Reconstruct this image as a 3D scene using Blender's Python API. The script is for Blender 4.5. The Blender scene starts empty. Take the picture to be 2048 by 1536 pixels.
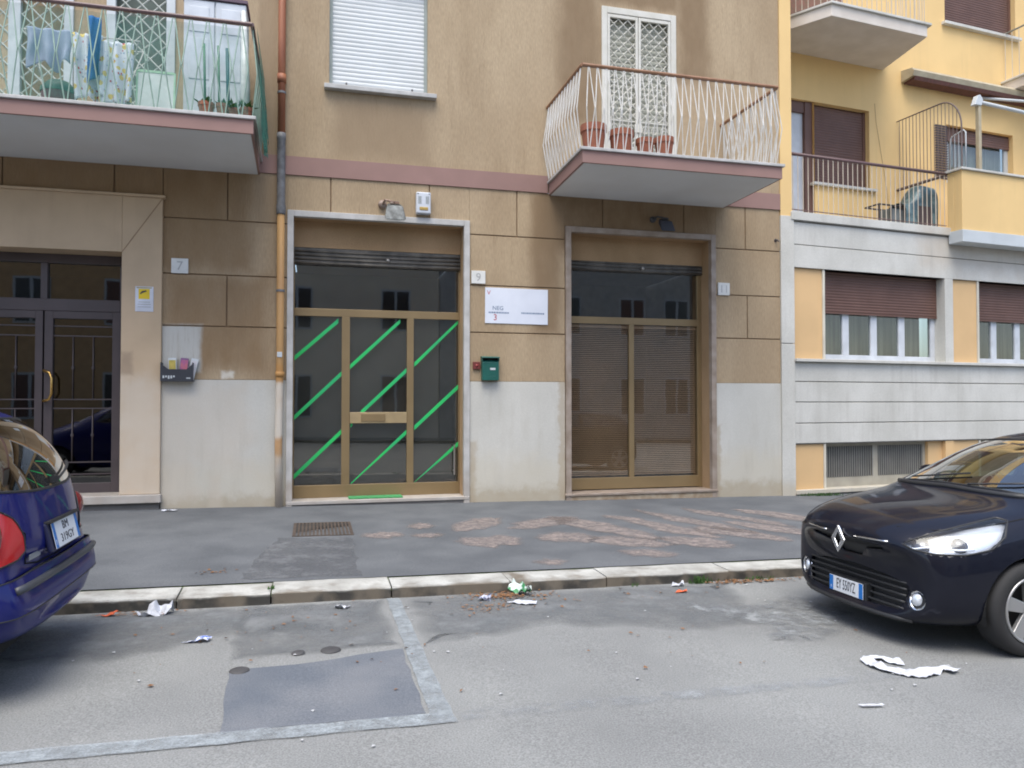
import bpy, bmesh, math, random
from mathutils import Vector, Matrix, noise as mnoise
from mathutils.geometry import tessellate_polygon
R = math.radians
random.seed(7)
scene = bpy.context.scene
col = scene.collection

# ------------------------------------------------------------------ camera, sky, sun, exposure
cam_d = bpy.data.cameras.new('camera'); cam = bpy.data.objects.new('camera', cam_d); col.objects.link(cam)
cam_d.sensor_width = 36; cam_d.lens = 36 * 1525 / 2048; cam_d.clip_start = .05; cam_d.clip_end = 600
cam.location = (0, 0, 1.6); cam.rotation_euler = (R(91.27), 0, R(-14.64))
scene.camera = cam
world = bpy.data.worlds.new('World'); scene.world = world; world.use_nodes = True
wn = world.node_tree; bg = wn.nodes['Background']
SUN_EL, SUN_AZ = R(66), R(205)
sky = wn.nodes.new('ShaderNodeTexSky'); sky.sky_type = 'NISHITA'; sky.sun_disc = False
sky.sun_elevation = SUN_EL; sky.sun_rotation = SUN_AZ; sky.air_density = .9; sky.dust_density = 3.0; sky.ozone_density = 1.0
wn.links.new(sky.outputs[0], bg.inputs[0]); bg.inputs[1].default_value = .15
sd = bpy.data.lights.new('sun', 'SUN'); sd.energy = 1.15; sd.angle = R(45); sd.color = (1, 1, .91)
sun = bpy.data.objects.new('sun', sd); col.objects.link(sun)
dirv = Vector((math.sin(SUN_AZ) * math.cos(SUN_EL), math.cos(SUN_AZ) * math.cos(SUN_EL), math.sin(SUN_EL)))
sun.rotation_euler = dirv.to_track_quat('Z', 'Y').to_euler()
vs = scene.view_settings; vs.view_transform = 'Standard'; vs.look = 'None'; vs.gamma = 1; vs.exposure = 1.16
vs.use_curve_mapping = False
scene.cycles.filter_width = 1.9; scene.cycles.max_bounces = 8; scene.cycles.transparent_max_bounces = 16

# ------------------------------------------------------------------ ground heights
def zr(x, y=0): return -.013 * x
def zs(x, y): return .092 - .013 * x + (y - 6.3) * .011
YF = 11.0
RA = R(5.8); RO = Vector((7.68, 11.0, 0)); RU = Vector((math.cos(RA), math.sin(RA), 0)); RV = Vector((-math.sin(RA), math.cos(RA), 0))
RM = Matrix(((RU.x, RV.x, 0, RO.x), (RU.y, RV.y, 0, RO.y), (0, 0, 1, 0), (0, 0, 0, 1)))

# ------------------------------------------------------------------ materials
MATS = {}
def nodes_of(m): m.use_nodes = True; return m.node_tree, m.node_tree.nodes, m.node_tree.links
def mat(name, c1, c2=None, rough=.8, scale=4.0, stretch=(1, 1, 1), bump=0.0, bscale=60.0, bstretch=None, metal=0.0, spec=.5, coat=0.0,
        detail=6, lo=.35, hi=.65, grain=0.0, gscale=200.0, gstretch=None, dist=.004, tint=None):
    if name in MATS: return MATS[name]
    m = bpy.data.materials.new(name); t, N, L = nodes_of(m); p = N['Principled BSDF']
    p.inputs['Roughness'].default_value = rough; p.inputs['Metallic'].default_value = metal
    p.inputs['Specular IOR Level'].default_value = spec; p.inputs['Coat Weight'].default_value = coat
    geo = N.new('ShaderNodeNewGeometry')
    c2 = c2 or tuple(v * .82 for v in c1)
    mp = N.new('ShaderNodeMapping'); mp.inputs['Scale'].default_value = stretch; L.new(geo.outputs['Position'], mp.inputs[0])
    nz = N.new('ShaderNodeTexNoise'); nz.inputs['Scale'].default_value = scale; nz.inputs['Detail'].default_value = detail; L.new(mp.outputs[0], nz.inputs['Vector'])
    rp = N.new('ShaderNodeMapRange'); rp.inputs[1].default_value = lo; rp.inputs[2].default_value = hi; L.new(nz.outputs[0], rp.inputs[0])
    mx = N.new('ShaderNodeMix'); mx.data_type = 'RGBA'; mx.inputs[6].default_value = (*c1, 1); mx.inputs[7].default_value = (*c2, 1); L.new(rp.outputs[0], mx.inputs[0])
    out = mx.outputs[2]
    if grain:
        g = N.new('ShaderNodeTexNoise'); g.inputs['Scale'].default_value = gscale; g.inputs['Detail'].default_value = 3; mg = N.new('ShaderNodeMapping'); mg.inputs['Scale'].default_value = gstretch or (1, 1, 1); L.new(geo.outputs['Position'], mg.inputs[0]); L.new(mg.outputs[0], g.inputs['Vector'])
        gr = N.new('ShaderNodeMapRange'); gr.inputs[1].default_value = .3; gr.inputs[2].default_value = .7; gr.inputs[3].default_value = 1 - grain; gr.inputs[4].default_value = 1 + grain
        L.new(g.outputs[0], gr.inputs[0]); hs = N.new('ShaderNodeVectorMath'); hs.operation = 'SCALE'; L.new(out, hs.inputs[0]); L.new(gr.outputs[0], hs.inputs['Scale']); out = hs.outputs[0]
    L.new(out, p.inputs['Base Color'])
    if bump:
        mb = N.new('ShaderNodeMapping'); mb.inputs['Scale'].default_value = bstretch or (1, 1, 1); L.new(geo.outputs['Position'], mb.inputs[0])
        nb = N.new('ShaderNodeTexNoise'); nb.inputs['Scale'].default_value = bscale; nb.inputs['Detail'].default_value = 5; L.new(mb.outputs[0], nb.inputs['Vector'])
        b = N.new('ShaderNodeBump'); b.inputs['Strength'].default_value = bump; b.inputs['Distance'].default_value = dist; L.new(nb.outputs[0], b.inputs['Height']); L.new(b.outputs[0], p.inputs['Normal'])
    m['col'] = out.node.name; MATS[name] = m
    return m

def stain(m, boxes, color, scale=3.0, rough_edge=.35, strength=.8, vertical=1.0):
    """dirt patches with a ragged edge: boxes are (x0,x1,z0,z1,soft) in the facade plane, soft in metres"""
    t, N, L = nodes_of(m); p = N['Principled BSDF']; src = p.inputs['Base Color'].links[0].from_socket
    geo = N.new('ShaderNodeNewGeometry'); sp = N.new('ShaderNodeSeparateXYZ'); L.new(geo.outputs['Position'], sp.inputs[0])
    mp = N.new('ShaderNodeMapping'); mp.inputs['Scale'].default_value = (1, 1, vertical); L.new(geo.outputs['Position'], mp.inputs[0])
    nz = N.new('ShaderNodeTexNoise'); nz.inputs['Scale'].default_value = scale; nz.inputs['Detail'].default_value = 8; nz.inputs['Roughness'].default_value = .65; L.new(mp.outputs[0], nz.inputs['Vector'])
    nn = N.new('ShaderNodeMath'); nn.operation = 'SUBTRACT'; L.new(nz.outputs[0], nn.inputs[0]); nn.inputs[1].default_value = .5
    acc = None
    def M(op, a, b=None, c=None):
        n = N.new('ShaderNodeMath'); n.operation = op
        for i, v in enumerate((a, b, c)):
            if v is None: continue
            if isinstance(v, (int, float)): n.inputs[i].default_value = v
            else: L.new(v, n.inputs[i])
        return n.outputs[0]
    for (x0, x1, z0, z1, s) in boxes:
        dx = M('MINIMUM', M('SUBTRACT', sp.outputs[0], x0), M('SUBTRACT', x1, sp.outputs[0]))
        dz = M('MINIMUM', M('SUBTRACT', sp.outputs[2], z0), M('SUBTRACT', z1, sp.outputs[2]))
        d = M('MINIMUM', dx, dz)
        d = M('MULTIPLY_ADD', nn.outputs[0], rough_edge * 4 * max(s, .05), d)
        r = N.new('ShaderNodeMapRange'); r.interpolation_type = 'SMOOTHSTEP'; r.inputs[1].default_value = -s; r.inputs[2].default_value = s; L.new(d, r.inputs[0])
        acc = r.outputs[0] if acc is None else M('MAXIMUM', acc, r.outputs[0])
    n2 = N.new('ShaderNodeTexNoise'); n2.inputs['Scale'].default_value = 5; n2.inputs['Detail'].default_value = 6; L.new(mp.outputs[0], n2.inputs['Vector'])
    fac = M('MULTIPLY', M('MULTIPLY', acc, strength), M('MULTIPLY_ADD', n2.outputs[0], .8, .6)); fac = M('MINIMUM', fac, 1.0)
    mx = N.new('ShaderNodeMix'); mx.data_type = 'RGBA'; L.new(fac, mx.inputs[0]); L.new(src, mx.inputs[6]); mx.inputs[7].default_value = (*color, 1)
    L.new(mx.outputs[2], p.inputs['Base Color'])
    return m

def glass(name, tint=(.6, .65, .65), refl=1.0, rough=.02, ior=1.5):
    if name in MATS: return MATS[name]
    m = bpy.data.materials.new(name); t, N, L = nodes_of(m); N.remove(N['Principled BSDF']); o = N['Material Output']
    tr = N.new('ShaderNodeBsdfTransparent'); tr.inputs[0].default_value = (*tint, 1)
    gl = N.new('ShaderNodeBsdfGlossy'); gl.inputs['Roughness'].default_value = rough; gl.inputs[0].default_value = (1, .98, .94, 1)
    fr = N.new('ShaderNodeFresnel'); fr.inputs[0].default_value = ior
    gb_ = N.new('ShaderNodeNewGeometry'); inv = N.new('ShaderNodeMath'); inv.operation = 'SUBTRACT'; inv.inputs[0].default_value = 1; L.new(gb_.outputs['Backfacing'], inv.inputs[1])
    ml = N.new('ShaderNodeMath'); ml.operation = 'MULTIPLY'; ml.use_clamp = True; ml.inputs[1].default_value = 2.0 * refl; mf = N.new('ShaderNodeMath'); mf.operation = 'MULTIPLY'; L.new(fr.outputs[0], mf.inputs[0]); L.new(inv.outputs[0], mf.inputs[1]); L.new(mf.outputs[0], ml.inputs[0])
    geo = N.new('ShaderNodeNewGeometry')
    nz = N.new('ShaderNodeTexNoise'); nz.inputs['Scale'].default_value = 1.6; L.new(geo.outputs['Position'], nz.inputs['Vector'])
    b = N.new('ShaderNodeBump'); b.inputs['Strength'].default_value = .05; b.inputs['Distance'].default_value = .01; L.new(nz.outputs[0], b.inputs['Height']); L.new(b.outputs[0], gl.inputs['Normal'])
    mx = N.new('ShaderNodeMixShader'); L.new(ml.outputs[0], mx.inputs[0]); L.new(tr.outputs[0], mx.inputs[1]); L.new(gl.outputs[0], mx.inputs[2]); L.new(mx.outputs[0], o.inputs[0])
    MATS[name] = m; return m

plaster = mat('plaster_beige', (.40, .305, .195), (.325, .24, .148), .9, 1.6, (1, 1, .4), .8, 48, (1, 1, .16), grain=.11, gscale=55, gstretch=(1, 1, .25), dist=.008)
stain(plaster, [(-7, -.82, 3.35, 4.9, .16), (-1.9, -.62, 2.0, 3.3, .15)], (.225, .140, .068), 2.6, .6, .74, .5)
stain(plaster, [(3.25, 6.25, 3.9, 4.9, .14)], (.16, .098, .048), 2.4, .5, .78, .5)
stain(plaster, [(3.62, 4.26, 5.9, 9, .14), (5.62, 6.15, 6.7, 9, .15), (3.2, 3.62, 2.6, 4.7, .12), (4.25, 5.6, 7.8, 9, .1)], (.22, .15, .085), 2.2, .6, .95, .5)
stain(plaster, [(.25, 1.6, 5.05, 5.9, .18), (-.75, -.5, 5.0, 9, .04), (-.78, -.45, 4.0, 4.7, .05)], (.27, .195, .12), 3, .5, .75, .5)
stain(plaster, [(-1.98, -1.47, 2.0, 2.605, .05)], (.47, .46, .42), 2, .6, 1.3)
def streaks(m, color, lo, hi, scale=7, vert=.05, strength=.35):
    t, N, L = nodes_of(m); p = N['Principled BSDF']; src = p.inputs['Base Color'].links[0].from_socket
    geo = N.new('ShaderNodeNewGeometry'); mp = N.new('ShaderNodeMapping'); mp.inputs['Scale'].default_value = (1, 1, vert); L.new(geo.outputs['Position'], mp.inputs[0])
    nz = N.new('ShaderNodeTexNoise'); nz.inputs['Scale'].default_value = scale; nz.inputs['Detail'].default_value = 7; nz.inputs['Roughness'].default_value = .6; L.new(mp.outputs[0], nz.inputs['Vector'])
    n2 = N.new('ShaderNodeTexNoise'); n2.inputs['Scale'].default_value = 1.1; n2.inputs['Detail'].default_value = 5; L.new(geo.outputs['Position'], n2.inputs['Vector'])
    r = N.new('ShaderNodeMapRange'); r.inputs[1].default_value = lo; r.inputs[2].default_value = hi; r.inputs[4].default_value = strength; L.new(nz.outputs[0], r.inputs[0])
    r2 = N.new('ShaderNodeMapRange'); r2.inputs[1].default_value = .38; r2.inputs[2].default_value = .6; L.new(n2.outputs[0], r2.inputs[0])
    u = N.new('ShaderNodeMath'); u.operation = 'MULTIPLY'; L.new(r.outputs[0], u.inputs[0]); L.new(r2.outputs[0], u.inputs[1])
    mx = N.new('ShaderNodeMix'); mx.data_type = 'RGBA'; L.new(u.outputs[0], mx.inputs[0]); L.new(src, mx.inputs[6]); mx.inputs[7].default_value = (*color, 1); L.new(mx.outputs[2], p.inputs['Base Color'])
streaks(plaster, (.25, .18, .11), .50, .72, 9, .09, .38)
streaks(plaster, (.22, .15, .08), .55, .75, 26, .12, .5)
stain(plaster, [(-1.2, -1.04, 1.9, 2.0, .03)], (.60, .56, .48), 5, .9, .95)
dado_m = mat('painted_plaster_white', (.54, .53, .485), (.475, .465, .42), .85, 1.6, (1, 1, .7), .3, 45, grain=.05, gscale=60)
stain(dado_m, [(-8, 8, -.3, .75, .2)], (.50, .46, .37), 3, .8, .6)
stain(dado_m, [(-8, 8, -.3, .30, .09)], (.33, .27, .18), 6, 1.0, .6)
stain(dado_m, [(2.22, 2.32, 0, 1.0, .04), (3.6, 3.72, .1, 1.9, .03), (6.25, 6.33, 0, 1.2, .03)], (.36, .29, .20), 7, 1.0, .6)
stain(dado_m, [(-2, -.85, .7, 1.88, .2), (-2.0, -1.5, .2, 1.9, .15), (-1.35, -1.2, .1, .6, .05)], (.50, .44, .36), 2.5, .7, .5)
streaks(dado_m, (.36, .33, .27), .5, .72, 6, .12, .45)
reveal_m = mat('plaster_reveal', (.38, .25, .135), (.30, .195, .10), .9, 1.8, (1, 1, .6), .4, 50, grain=.1, gscale=80)
groove_m = mat('plaster_groove', (.27, .18, .105), None, .95)
band_m = mat('band_paint', (.29, .175, .15), (.255, .155, .132), .8, 2.0, bump=.1)
soffit_m = mat('soffit_paint', (.66, .68, .69), (.61, .62, .62), .9, 1.2)
marble = mat('marble_grey', (.50, .49, .47), (.38, .37, .35), .55, 5, grain=.1)
stain(marble, [(-8, 9, -1, .5, .1)], (.36, .30, .24), 5, .6, .5)
marble_d = mat('marble_stained', (.34, .28, .23), (.24, .185, .14), .6, 5, grain=.1)
portal_m = mat('portal_stone', (.53, .395, .26), (.46, .345, .225), .75, 1.5, bump=.15, bscale=30, grain=.05)
stain(portal_m, [(-2.5, -1.9, .3, 1.9, .2)], (.56, .49, .40), 2.5, .6, .7)
stain(portal_m, [(-2.45, -2.3, 1.95, 2.25, .04)], (.30, .22, .15), 4, .6, .7)
brass = mat('anodised_bronze', (.28, .20, .10), (.24, .17, .085), .42, 2, metal=.35)
dark_metal = mat('dark_metal', (.055, .045, .045), None, .5)
door_dark = mat('door_dark_metal', (.075, .058, .060), (.06, .047, .048), .45, 3)
steel_d = mat('shutter_steel', (.16, .145, .125), (.085, .08, .07), .6, 5, metal=.4)
glass_shop = glass('shop_glass', (.86, .86, .84), 1.7)
glass_win = glass('window_glass', (.75, .78, .75), 1.1)
shop_dark = mat('shop_interior', (.075, .073, .068), (.06, .058, .054), .9)
white_m = mat('white_paint', (.52, .55, .56), (.46, .49, .50), .5, 3)
white_pvc = mat('white_pvc', (.57, .60, .64), None, .4)
shutter_w = mat('shutter_white', (.58, .60, .60), (.53, .55, .545), .5, 2)
shutter_b = mat('shutter_brown', (.135, .07, .052), (.115, .058, .042), .55, 3)
cream_m = mat('cream_enamel', (.60, .58, .52), (.53, .51, .44), .5, 5)
rail_w = mat('rail_white_paint', (.62, .61, .58), (.54, .51, .45), .5, 9)
rail_g = mat('rail_pale_green_paint', (.27, .38, .31), (.23, .32, .26), .5, 9)
rail_dark = mat('handrail_dark', (.13, .075, .075), None, .5)
rail_brown = mat('handrail_brown', (.30, .155, .085), (.24, .12, .06), .5, 9)
rust_pipe = mat('pipe_rust_paint', (.34, .125, .05), (.25, .085, .04), .6, 6, (1, 1, .3))
pipe_iron = mat('pipe_cast_iron', (.17, .17, .175), (.10, .10, .10), .6, 12)
pipe_ochre = mat('pipe_ochre', (.42, .24, .09), (.36, .20, .08), .65, 5, (1, 1, .2))
stain(pipe_ochre, [(-1, 1, -.1, 1.85, .03)], (.56, .50, .42), 2, .9, .9)
stain(pipe_ochre, [(-1, 1, .85, 1.1, .05), (-1, 1, 1.86, 2.1, .05)], (.42, .21, .06), 4, .9, .8)
terracotta = mat('terracotta', (.34, .125, .07), (.28, .10, .06), .85, 8)
yellow_m = mat('yellow_plaster', (.74, .515, .23), (.68, .47, .21), .85, 1.2, bump=.12, bscale=70, grain=.03)
yellow_p = mat('peach_panel', (.66, .44, .22), (.60, .40, .20), .8, 1.5)
stone_r = mat('travertine', (.57, .56, .515), (.485, .475, .43), .7, 1.6, (1, 1, .8), .12, 40, grain=.06, gscale=50)
stain(stone_r, [(10.5, 15, 4.0, 4.75, .25)], (.42, .35, .27), 3, .6, .5)
stain(stone_r, [(7, 16, -.3, .25, .1)], (.44, .38, .28), 4, .6, .6)
slab_w = mat('slab_white_paint', (.66, .60, .53), (.58, .52, .45), .8, 3)
asphalt = mat('asphalt_road', (.232, .238, .232), (.184, .189, .186), .92, .9, bump=.5, bscale=140, grain=.30, gscale=110, dist=.006, detail=9)
asphalt_s = mat('asphalt_pavement', (.118, .126, .134), (.083, .090, .098), .88, 1.7, bump=.5, bscale=90, grain=.30, gscale=120, detail=9)
patch_m = mat('asphalt_patch', (.105, .120, .142), (.155, .165, .18), .9, 1.8, bump=.4, bscale=130, grain=.25, gscale=120)
paint_line = mat('road_paint_worn', (.33, .37, .39), (.25, .275, .29), .8, 7, grain=.25, gscale=90, lo=.3, hi=.7)
kerb_m = mat('kerb_travertine', (.45, .45, .42), (.29, .285, .26), .8, 4, bump=.4, bscale=25, grain=.1, gscale=60)
paper_m = mat('paper_white', (.60, .63, .69), (.46, .47, .50), .8, 14, bump=.5, bscale=30, dist=.01)
leafd = mat('leaf_dry', (.24, .12, .05), (.16, .08, .035), .9, 30)
weed_m = mat('weed_green', (.06, .14, .03), (.04, .09, .02), .8, 20)

streaks(stone_r, (.34, .32, .28), .5, .72, 7, .10, .45); streaks(yellow_m, (.50, .36, .17), .52, .75, 5, .06, .35); streaks(portal_m, (.36, .27, .18), .5, .72, 6, .1, .4); streaks(marble, (.34, .33, .31), .45, .7, 9, .2, .6)
# kerb: dirty riser (dirt sits on the vertical face)
def kerb_dirt():
    m = kerb_m; t, N, L = nodes_of(m); p = N['Principled BSDF']; src = p.inputs['Base Color'].links[0].from_socket
    geo = N.new('ShaderNodeNewGeometry'); s = N.new('ShaderNodeSeparateXYZ'); L.new(geo.outputs['Position'], s.inputs[0])
    a = N.new('ShaderNodeMath'); a.operation = 'MULTIPLY_ADD'; a.inputs[1].default_value = .013; L.new(s.outputs[0], a.inputs[0]); L.new(s.outputs[2], a.inputs[2])
    nz = N.new('ShaderNodeTexNoise'); nz.inputs['Scale'].default_value = 5; nz.inputs['Detail'].default_value = 8; L.new(geo.outputs['Position'], nz.inputs['Vector'])
    b = N.new('ShaderNodeMath'); b.operation = 'MULTIPLY_ADD'; b.inputs[1].default_value = -.07; L.new(nz.outputs[0], b.inputs[0]); L.new(a.outputs[0], b.inputs[2])
    r = N.new('ShaderNodeMapRange'); r.inputs[1].default_value = .036; r.inputs[2].default_value = .056; r.inputs[3].default_value = .9; r.inputs[4].default_value = 0; L.new(b.outputs[0], r.inputs[0])
    c = N.new('ShaderNodeMix'); c.data_type = 'RGBA'; c.inputs[6].default_value = (.010, .008, .006, 1); c.inputs[7].default_value = (.13, .105, .075, 1); rr = N.new('ShaderNodeMapRange'); rr.inputs[1].default_value = .42; rr.inputs[2].default_value = .6; L.new(nz.outputs[0], rr.inputs[0]); L.new(rr.outputs[0], c.inputs[0])
    mx = N.new('ShaderNodeMix'); mx.data_type = 'RGBA'; L.new(r.outputs[0], mx.inputs[0]); L.new(src, mx.inputs[6]); L.new(c.outputs[2], mx.inputs[7]); L.new(mx.outputs[2], p.inputs['Base Color'])
kerb_dirt()

# ------------------------------------------------------------------ mesh helpers
class MB:
    def __init__(s): s.v = []; s.f = []
    def quad(s, a, b, c, d):
        n = len(s.v); s.v += [tuple(a), tuple(b), tuple(c), tuple(d)]; s.f.append((n, n + 1, n + 2, n + 3)); return s
    def box(s, x0, x1, y0, y1, z0, z1):
        n = len(s.v)
        s.v += [(x0, y0, z0), (x1, y0, z0), (x1, y1, z0), (x0, y1, z0), (x0, y0, z1), (x1, y0, z1), (x1, y1, z1), (x0, y1, z1)]
        s.f += [tuple(n + i for i in q) for q in ((0, 3, 2, 1), (4, 5, 6, 7), (0, 1, 5, 4), (1, 2, 6, 5), (2, 3, 7, 6), (3, 0, 4, 7))]; return s
    def tube(s, pts, r, n=8, cap=True):
        pts = [Vector(p) for p in pts]; rs = r if isinstance(r, (list, tuple)) else [r] * len(pts); rings = []
        up0 = None
        for i, p in enumerate(pts):
            d = (pts[min(i + 1, len(pts) - 1)] - pts[max(i - 1, 0)]).normalized()
            a = Vector((0, 0, 1)) if abs(d.z) < .9 else Vector((0, 1, 0))
            u = d.cross(a).normalized()
            if up0 is not None and u.dot(up0) < 0: u = -u
            up0 = u; w = d.cross(u); k = len(s.v)
            for j in range(n):
                t = 2 * math.pi * j / n; s.v.append(tuple(p + (u * math.cos(t) + w * math.sin(t)) * rs[i]))
            rings.append(k)
        for a, b in zip(rings, rings[1:]):
            for j in range(n): s.f.append((a + j, a + (j + 1) % n, b + (j + 1) % n, b + j))
        if cap: s.f.append(tuple(rings[0] + j for j in range(n))[::-1]); s.f.append(tuple(rings[-1] + j for j in range(n)))
        return s
    def lathe(s, prof, n=24, c=(0, 0, 0), axis='z'):
        k = len(s.v)
        for (r, h) in prof:
            for j in range(n):
                t = 2 * math.pi * j / n; a, b = r * math.cos(t), r * math.sin(t)
                s.v.append((c[0] + a, c[1] + b, c[2] + h) if axis == 'z' else (c[0] + a, c[1] + h, c[2] + b))
        for i in range(len(prof) - 1):
            for j in range(n): s.f.append((k + i * n + j, k + i * n + (j + 1) % n, k + (i + 1) * n + (j + 1) % n, k + (i + 1) * n + j))
        return s
    def prism(s, pts, d):
        """polygon pts (3D) extruded by vector d"""
        n = len(s.v); m = len(pts); d = Vector(d)
        s.v += [tuple(p) for p in pts] + [tuple(Vector(p) + d) for p in pts]
        s.f.append(tuple(range(n, n + m))); s.f.append(tuple(range(n + 2 * m - 1, n + m - 1, -1)))
        for i in range(m): s.f.append((n + i, n + m + i, n + m + (i + 1) % m, n + (i + 1) % m))
        return s
    def mesh(s, name, smooth=False, fix=True):
        me = bpy.data.meshes.new(name); me.from_pydata(s.v, [], s.f)
        bm = bmesh.new(); bm.from_mesh(me)
        if fix: bmesh.ops.recalc_face_normals(bm, faces=bm.faces)
        bm.to_mesh(me); bm.free()
        if smooth:
            for p in me.polygons: p.use_smooth = True
        return me

def obj(name, mb, m=None, parent=None, bevel=0, smooth=False, kind=None, label=None, fix=True):
    me = mb if isinstance(mb, bpy.types.Mesh) else mb.mesh(name, smooth, fix)
    o = bpy.data.objects.new(name, me); col.objects.link(o)
    if m is not None and not me.materials: me.materials.append(m)
    if parent is not None: o.parent = parent
    if bevel:
        b = o.modifiers.new('bevel', 'BEVEL'); b.width = bevel; b.segments = 2; b.limit_method = 'ANGLE'
    if kind: o['kind'] = kind
    if label: o['label'] = label
    return o
def objs(name, mb, m, parent=None, **k):
    """each box of mb as an object of its own; returns the first"""
    first = None
    for i in range(0, len(mb.v), 8):
        p = MB(); p.v = mb.v[i:i + 8]; p.f = [tuple(q - i for q in f) for f in mb.f if i <= f[0] < i + 8]
        o = obj(name, p, m, parent, **k); first = first or o
    return first
def thing(name, label, cat, loc=(0, 0, 0), rot=None, group=None, kind=None):
    o = bpy.data.objects.new(name, None); col.objects.link(o); o.location = loc; o.empty_display_size = .1
    if rot: o.rotation_euler = rot
    if label: o['label'] = label
    if cat: o['category'] = cat
    if group: o['group'] = group
    if kind: o['kind'] = kind
    return o
def tag(o, label, cat, group=None):
    o['label'] = label; o['category'] = cat
    if group: o['group'] = group
    return o
def B(x0, x1, y0, y1, z0, z1): return MB().box(x0, x1, y0, y1, z0, z1)

def holed_wall(x0, x1, z0, z1, holes, y, depth):
    """front sheet in plane y with rectangular openings, their reveals going back by depth"""
    xs = sorted({x0, x1, *[v for h in holes for v in h[:2]]}); zs_ = sorted({z0, z1, *[v for h in holes for v in h[2:4]]})
    xs = [v for v in xs if x0 <= v <= x1]; zs_ = [v for v in zs_ if z0 <= v <= z1]; mb = MB()
    for a, b in zip(xs, xs[1:]):
        for c, d in zip(zs_, zs_[1:]):
            mx, mz = (a + b) / 2, (c + d) / 2
            if any(h[0] < mx < h[1] and h[2] < mz < h[3] for h in holes): continue
            mb.quad((a, y, c), (b, y, c), (b, y, d), (a, y, d))
    for h in holes:
        a, b, c, d = h[:4]; c = max(c, z0); d = min(d, z1); e = y + depth
        mb.quad((a, y, c), (a, e, c), (a, e, d), (a, y, d)); mb.quad((b, y, c), (b, y, d), (b, e, d), (b, e, c))
        if d < z1: mb.quad((a, y, d), (a, e, d), (b, e, d), (b, y, d))
        if c > z0: mb.quad((a, y, c), (b, y, c), (b, e, c), (a, e, c))
    mb.quad((x0, y, z1), (x1, y, z1), (x1, y + .3, z1), (x0, y + .3, z1))
    mb.quad((x0, y, z0), (x0, y + .3, z0), (x0, y + .3, z1), (x0, y, z1)); mb.quad((x1, y, z0), (x1, y, z1), (x1, y + .3, z1), (x1, y + .3, z0))
    me = mb.mesh('wall', fix=False)
    bm = bmesh.new(); bm.from_mesh(me); bmesh.ops.remove_doubles(bm, verts=bm.verts, dist=.0005); bm.to_mesh(me); bm.free()
    return me

def text_mesh(s, size, m, parent, loc, rot=(math.pi / 2, 0, 0), name='lettering', ext=.0008, align='CENTER', sx=1.0, label=None):
    c = bpy.data.curves.new(name, 'FONT'); c.body = s; c.size = size; c.extrude = ext; c.align_x = align; c.align_y = 'CENTER'; c.resolution_u = 2
    t = bpy.data.objects.new(name, c); col.objects.link(t)
    bpy.context.view_layer.update()
    me = bpy.data.meshes.new_from_object(t); bpy.data.objects.remove(t)
    for v in me.vertices: v.co.x *= sx
    me.materials.clear(); me.materials.append(m)
    o = bpy.data.objects.new(name, me); col.objects.link(o); o.parent = parent; o.location = loc; o.rotation_euler = rot
    return o
ink_dark = mat('ink_dark', (.05, .05, .055), None, .7)
ink_grey = mat('ink_grey', (.40, .40, .39), None, .7)
ink_red = mat('ink_red', (.45, .06, .07), None, .7)
ink_blue = mat('ink_blue', (.10, .17, .28), None, .7)

# ------------------------------------------------------------------ ground
def sheet(name, x0, x1, y0, y1, nx, ny, zf, m, amp=0.0, lift=0.0, kind='structure', parent=None):
    mb = MB()
    for j in range(ny + 1):
        for i in range(nx + 1):
            x = x0 + (x1 - x0) * i / nx; y = y0 + (y1 - y0) * j / ny
            mb.v.append((x, y, zf(x, y) + lift + (amp * mnoise.noise(Vector((x * .9, y * .9, 0))) if amp else 0)))
    for j in range(ny):
        for i in range(nx): a = j * (nx + 1) + i; mb.f.append((a, a + 1, a + nx + 2, a + nx + 1))
    return obj(name, mb, m, parent, smooth=True, kind=kind)
def poly_sheet(name, pts, zf, m, lift, kind='structure', parent=None, ragged=0.0, step=.12, fade=0.0):
    """thin sheet following the ground with ragged outline"""
    out = []
    for i, p in enumerate(pts):
        q = pts[(i + 1) % len(pts)]; d = math.dist(p, q); k = max(1, int(d / step))
        for a in range(k):
            t = a / k; x = p[0] + (q[0] - p[0]) * t; y = p[1] + (q[1] - p[1]) * t
            if ragged: x += random.uniform(-ragged, ragged); y += random.uniform(-ragged, ragged)
            out.append((x, y))
    mb = MB(); mb.v = [(x, y, zf(x, y) + lift) for x, y in out]
    if not fade: mb.f = [tuple(t) for t in tessellate_polygon([[Vector((x, y, 0)) for x, y in out]])]
    else:       # a soft rim: the sheet thins out towards its edge
        n = len(out); area = sum(out[i][0] * out[(i + 1) % n][1] - out[(i + 1) % n][0] * out[i][1] for i in range(n)); sg_ = 1 if area > 0 else -1; inn = []
        for i in range(n):
            a, b = out[i - 2], out[(i + 2) % n]; dx, dy = b[0] - a[0], b[1] - a[1]; l = math.hypot(dx, dy) or 1
            inn.append((out[i][0] - dy / l * fade * sg_, out[i][1] + dx / l * fade * sg_))
        mb.v += [(x, y, zf(x, y) + lift) for x, y in inn]
        mb.f = [(i, (i + 1) % n, n + (i + 1) % n, n + i) for i in range(n)] + [tuple(q + n for q in t) for t in tessellate_polygon([[Vector((x, y, 0)) for x, y in inn]])]
        me = mb.mesh(name, fix=False); at = me.attributes.new('fade', 'FLOAT', 'POINT')
        for i in range(2 * n): at.data[i].value = 0.0 if i < n else 1.0
        return obj(name, me, m, parent, kind=kind)
    return obj(name, mb, m, parent, kind=kind)

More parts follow.
